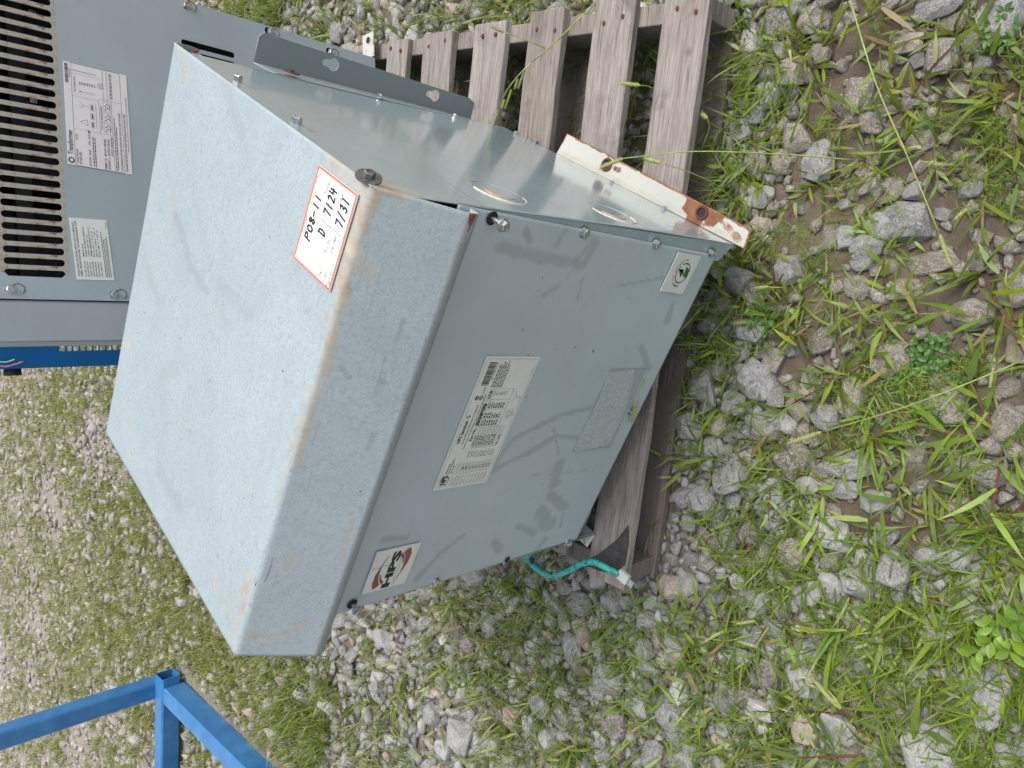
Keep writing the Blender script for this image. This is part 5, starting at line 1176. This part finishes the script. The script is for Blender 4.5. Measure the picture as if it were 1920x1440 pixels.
box('corner_bracket', (.055, .02, .002), (.030, .022, .002), M_FOOT, ge, .001); 
mobj('bracket_hole', [(.068 + .008 * math.cos(t), .018 + .008 * math.sin(t), .0046) for t in np.linspace(0, 2 * PI, 13)[:-1]], [tuple(range(12))], M_DARK, ge)
# labels, in cabinet space
def glab(name, px, mat):
    c = [gl(*q) for q in px]; return Label(name, *[(a, -.0012, b_) for a, b_ in c], (0, -1, 0), mat, ge)
g1 = glab('rating_label', [(127, 307.5), (117.5, 114), (236, 142), (247.5, 328)], M_GEP)
g1.frame('k', .0, .11, 1, .885, .0005); g1.frame('k', .93, .11, .9305, .50, .0004)
ringl(g1, 'k', .045, .055, .0042, .0022, 12); g1.text('w', 'GE', .045, .075, .04, .03, bold=.03, align='C')
g1.text('k', 'Transformer', .10, .085, .075, .24, bold=.015); g1.bars('k', .80, .015, .985, .065, 28, True, 9); g1.text('k', 'T1001A04712', .85, .098, .025, .09)
g1.text('k', 'Catalog Number', .02, .16, .038, .15, shear=.2); g1.text('k', 'Type QL', .25, .16, .035, .06); g1.text('k', '9T10A1002', .02, .215, .038, .12, bold=.01)
g1.text('k', '30.0 KVA', .015, .36, .038, .09, bold=.01); g1.text('k', '60 HZ', .125, .36, .036, .05, bold=.01); g1.text('k', '3 PH  4.8 % IMP', .22, .36, .036, .15, bold=.01)
g1.fine('k', .015, .34, .39, .45, 2, 41, .5)
for i, s_ in enumerate(('PRIMARY   (H)    480 VOLTS ( LINE-LINE )', 'SECONDARY ( X )   208 VOLTS ( LINE-LINE )', '                  120 VOLTS ( LINE-NEUTRAL )')): g1.text('k', s_.strip(), .015 if i < 2 else .15, .60 + i * .055, .034, .30 if i < 2 else .2, bold=.012)
g1.rect('k', .36, .11, .3615, .72); g1.rect('k', .68, .11, .6815, .52); g1.rect('k', .36, .52, .70, .524); g1.rect('k', .70, .52, .7015, .885); g1.rect('k', .0, .72, .70, .724); g1.rect('k', .90, .11, .9015, .60); g1.rect('k', .68, .60, 1, .604); g1.rect('k', .68, .66, 1, .664)
g1.text('k', 'COIL TAP ARRANGEMENT', .40, .57, .03, .24)
for i in range(3): g1.frame('k', .375 + i * .105, .59, .47 + i * .105, .71, .0003); [g1.rect('k', .39 + i * .105 + j * .018, .61 + (j % 2) * .03, .40 + i * .105 + j * .018, .635 + (j % 2) * .03) for j in range(4)]; g1.rect('k', .39 + i * .105, .68, .455 + i * .105, .69)
for j in range(7): g1.text('k', '%d' % (j + 1), .73, .25 + j * .038, .024, .01); g1.text('k', str(504 - 12 * j), .80, .25 + j * .038, .024, .03, bold=.01)
g1.text('k', 'TAP CONNECTIONS', .72, .17, .026, .15)
g1.stroke('k', [(.41, .33), (.44, .22), (.47, .33), (.41, .33)], .0004); g1.stroke('k', [(.60, .36), (.60, .28), (.57, .22)], .0004); g1.stroke('k', [(.60, .28), (.635, .22)], .0004)
for i in range(3): g1.frame('k', .40 + i * .085, .38, .455 + i * .085, .44, .0003); g1.rect('k', .405 + i * .085, .40, .45 + i * .085, .42)
g1.stroke('k', [(.40, .47), (.64, .47)], .0004)
ringl(g1, 'k', .83, .56 - .0, .0048, .0007); g1.text('k', 'UL', .83, .575, .03, .02, bold=.02, align='C')
g1.text('k', 'X3 H3 X2 H2 X1 H1 X0', .72, .745, .045, .25, bold=.02)
for i in range(7): g1.rect('k', .735 + i * .036, .80, .74 + i * .036, .806)
g1.fine('k', .015, .60, .745, .80, 2, 44, .5); g1.text('k', 'IN ACCORDANCE WITH NEC SECTION 450-9, ALLOW AT LEAST SIX INCHES', .02, .855, .03, .58, bold=.012); g1.text('k', 'CLEARANCE FOR VENTILATION. CHECK ADDITIONAL NEC AND LOCAL CODES', .02, .935, .03, .58, bold=.012)
g1.text('k', 'OPEN VENTILATED INDOOR  UTT REF RATING 1050 - TYPE TRANSFORMER', .22, .975, .02, .55)
g1.done(dict(k=M_INK, w=M_WHITE), dict(k='printed_text', w='emblem_letters'))
g2 = glab('certificate_label', [(144, 524), (129, 408), (199, 413), (214, 526)], M_PAPER)
g2.text('k', 'GE INDUSTRIAL SOLUTIONS CERTIFICATE OF COMPLIANCE', .05, .09, .045, .88, bold=.012); g2.text('k', 'SEISMIC CERTIFICATION LABEL CALIFORNIA BUILDING CODE', .05, .165, .045, .90, bold=.012)
for i, (a, c) in enumerate([('ICC-ES AC156', 'MCH'), ('IBC-2012/CBC-2013', 'SEISMIC TEST REPORT 10000001-R1'), ('OSHPD OSP No.', 'OSP-0310-10'), ('ANCHORAGE', 'SEISMIC PERFORMANCE IP=1.5'), ('BASE FLOOR MOUNT', 'SDS GF = 2.5 G'), ('WALL-BRACKET MOUNT', 'SDS GF = 2.00 G / 1.24=  G'), ('WALL MOUNT', 'SDS GF = 1.25 G')]):
    y = .27 + i * .072; g2.text('k', a, .05, y, .036, .25, bold=.012); g2.text('k', c, .38, y, .036, .14 + .02 * len(c) if len(c) < 20 else .48, bold=.012)
g2.fine('k', .05, .85, .78, .96, 4, 51, .4); g2.text('k', 'PN-0001087-02', .86, .97, .03, .12)
g2.done(dict(k=M_INK), dict(k='printed_text'))

# ------------------------------------------------------------------ blue cabinet behind
v = ray(100, 689); v /= np.linalg.norm(v); BC = T + v * 2.75
bc = empty('blue_cabinet', (BC[0], BC[1], 0), GY); tag(bc, 'blue steel cabinet with narrow vent slots standing behind the louvred transformer', 'cabinet')
bw, bd, bh = .55, .35, 1.15
ZV1 = onp(110, 655, BC, gn); 
def bl(px, py): P = onp(px, py, BC, gn) - np.array([BC[0], BC[1], 0]); return (float(P @ gu), float(P[2]))
vx0, vz = bl(170, 657); vx1 = bl(170, 645)[0]; vza = bl(110, 652)[1]; vstep = abs(bl(110, 652)[1] - bl(123, 652)[1])
holes = [[(vx0, vza - vstep * (i + .86)), (vx1 + .01, vza - vstep * (i + .86)), (vx1 + .01, vza - vstep * (i + .1)), (vx0, vza - vstep * (i + .1))] for i in range(22)]
plate('front_panel', [(0, .02), (bw, .02), (bw, bh), (0, bh)], holes, .003, M_BLUE, bc, (0, 0, 0), (1, 0, 0), (0, 0, 1), (0, 1, 0))
box('side_wall', (.0015, bd / 2 + .002, bh / 2), (.0015, bd / 2, bh / 2), M_BLUE, bc); box('side_wall', (bw, bd / 2 + .002, bh / 2), (.0015, bd / 2, bh / 2), M_BLUE, bc); box('top_cover', (bw / 2, bd / 2, bh + .003), (bw / 2 + .003, bd / 2 + .006, .002), M_BLUE, bc)
kb_ = bl(29, 699); V, Fq_ = tube([(kb_[0] + .035, .03, kb_[1]), (kb_[0] + .006, .03, kb_[1]), (kb_[0] + .004, .03, kb_[1]), (kb_[0] - .008, .03, kb_[1])], .022, .024, 10); mobj('rubber_knob', V, Fq_, M_BLK, bc, True)
M_PINK = mat_simple('pink_wire', (.75, .22, .30), .4); M_MINT = mat_simple('mint_wire', (.25, .62, .42), .4)
for nm, pp, m in (('wire', [(-10, 684), (10, 687), (40, 678)], M_PINK), ('wire', [(-10, 678), (8, 679), (24, 674)], M_MINT)):
    V, Fq_ = tube(spline([(bl(*q)[0], -.012 - .004 * i, bl(*q)[1]) for i, q in enumerate(pp)], 6), .0022, .0022, 6)
    mobj(nm, V, Fq_, m, bc, True)

# ------------------------------------------------------------------ blue tube frame
FC = atz(322, 1300, .035); fr = empty('blue_steel_frame', (FC[0], FC[1], 0), 0); tag(fr, 'blue square-tube steel frame lying in the weeds with one upright post', 'frame')
d1 = atz(320, 1440, .035) - FC; d1[2] = 0; d1 /= np.linalg.norm(d1); d3 = np.array([d1[1], -d1[0], 0])
if d3[1] > 0: d3 = -d3
def sqtube(name, p, d, L, w_, h_, th=.004, open_=True):
    d = Vector(d).normalized(); s = Vector((0, 0, 1)).cross(d) if abs(d.z) < .9 else Vector(tuple(d1)); s.normalize(); up = d.cross(s).normalized(); V = []
    c = .006
    def ringp(t, hw, hh, cc): return [Vector(p) + d * t + s * a + up * b_ for a, b_ in ((hw - cc, hh), (hw, hh - cc), (hw, -hh + cc), (hw - cc, -hh), (-hw + cc, -hh), (-hw, -hh + cc), (-hw, hh - cc), (-hw + cc, hh))]
    V += ringp(0, w_ / 2, h_ / 2, c); V += ringp(L, w_ / 2, h_ / 2, c); V += ringp(0, w_ / 2 - th, h_ / 2 - th, c * .6); V += ringp(L, w_ / 2 - th, h_ / 2 - th, c * .6)
    f = []
    for i in range(8):
        j = (i + 1) % 8; f += [(i, j, 8 + j, 8 + i), (16 + j, 16 + i, 24 + i, 24 + j), (j, i, 16 + i, 16 + j), (8 + i, 8 + j, 24 + j, 24 + i)]
    return mobj(name, V, f, M_TUBE, fr)
z0 = .052
sqtube('base_tube', tuple(-d1 * .09 + np.array([0, 0, z0])), d1, 1.6, .07, .075)
pc = -d1 * .01 + d3 * -.036
sqtube('upright_post', (float(pc[0] - d3[0] * .036), float(pc[1] - d3[1] * .036), .01), (0, 0, 1), 1.25, .07, .07)
sqtube('base_tube', tuple(-d1 * .02 + d3 * .037 + np.array([0, 0, z0 - .012])), d3, 1.5, .07, .09)

LM = [((1405, 445), 'rusty foot corner'), ((1738, 667), 'clover patch'), ((1650, 725), 'big fern-like weed'), ((1847, 1313), 'long pale slab'), ((1750, 1397), 'largest flecked chunk'), ((1397, 1003), 'purplish brown stone'), ((1557, 1010), 'bright white-veined stone'),
      ((1270, 1290), 'whitest stone'), ((1250, 1103), 'tan stone at the pallet corner'), ((1583, 873), 'broad flat grey stone'), ((1680, 424), 'two side-by-side grey stones'), ((1698, 75), 'tan pinkish stone'), ((1165, 1080), 'green cable end'), ((710, 1110), 'brown logo sticker'),
      ((322, 1290), 'blue frame corner'), ((900, 45), 'far right pallet board ends'), ((1537, 300), 'oblong dusty stone'), ((1895, 1175), 'lime-green leafy plant'), ((1190, 775), 'arching foxtail head'), ((600, 1230), 'left end of the lid'), ((1153, 1353), 'dull purple stone'),
      ((1770, 763), 'big half-buried stone'), ((1515, 105), 'red-stemmed grass'), ((560, 20), 'right edge of the louvred cabinet'), ((1740, 1180), 'dense grass left of the lime plant'), ((950, 1280), 'pebbles below the box'), ((1476, 832), 'low foxtail head'), ((1842, 510), 'long-bladed grass plant'),
      ((180, 1000), 'gap between lid and blue frame'), ((1507, 1367), 'tan stone under grass'), ((430, 1400), 'blue base tube'), ((1880, 33), 'grey corner stone')]
DIR = ['right of', 'below right of', 'below', 'below left of', 'left of', 'above left of', 'above', 'above right of']
ORD = ['nearest', 'second', 'third', 'fourth', 'fifth', 'sixth', 'seventh', 'eighth', 'ninth', 'tenth', 'eleventh', 'twelfth']
bins = {}
for o in list(COL.objects):
    if o.parent is None and o.get('group') and o.get('category') in ('stone', 'grass', 'weed', 'foxtail'):
        x, y, _z = proj(np.array(o.location)); ds = [math.hypot(x - p[0], y - p[1]) for p, _n in LM]; k = int(np.argmin(ds))
        d = int(round(math.atan2(y - LM[k][0][1], x - LM[k][0][0]) / (PI / 4))) % 8
        if o.get('category') == 'stone':
            c = o.color; kind = 'tan stone' if c[0] > c[2] * 1.3 else ('brown stone' if c[0] > c[2] * 1.12 else ('pale grey stone' if c[0] > .36 else ('dark stone' if c[0] < .19 else 'grey stone')))
        else: kind = {'grass': 'green grass tuft', 'weed': 'feathery weed', 'foxtail': 'brown foxtail head' if 'brown' in o['group'] else 'yellow-green foxtail head'}[o['category']]
        bins.setdefault((kind, k, d), []).append((ds[k], o))
for (kind, k, d), L in bins.items():
    L.sort(key=lambda t: t[0])
    for i, (_d, o) in enumerate(L):
        o['label'] = '%s, %s one %s the %s ' % (kind, ORD[min(i, 11)], DIR[d], LM[k][1]) if len(L) > 1 else '%s lying just %s the %s' % (kind, DIR[d], LM[k][1]) if 'stone' in kind else '%s growing just %s the %s' % (kind, DIR[d], LM[k][1])
print('objects', len(bpy.data.objects), 'stones', nst, 'tufts', nt_, 'gravel', len(stuff))
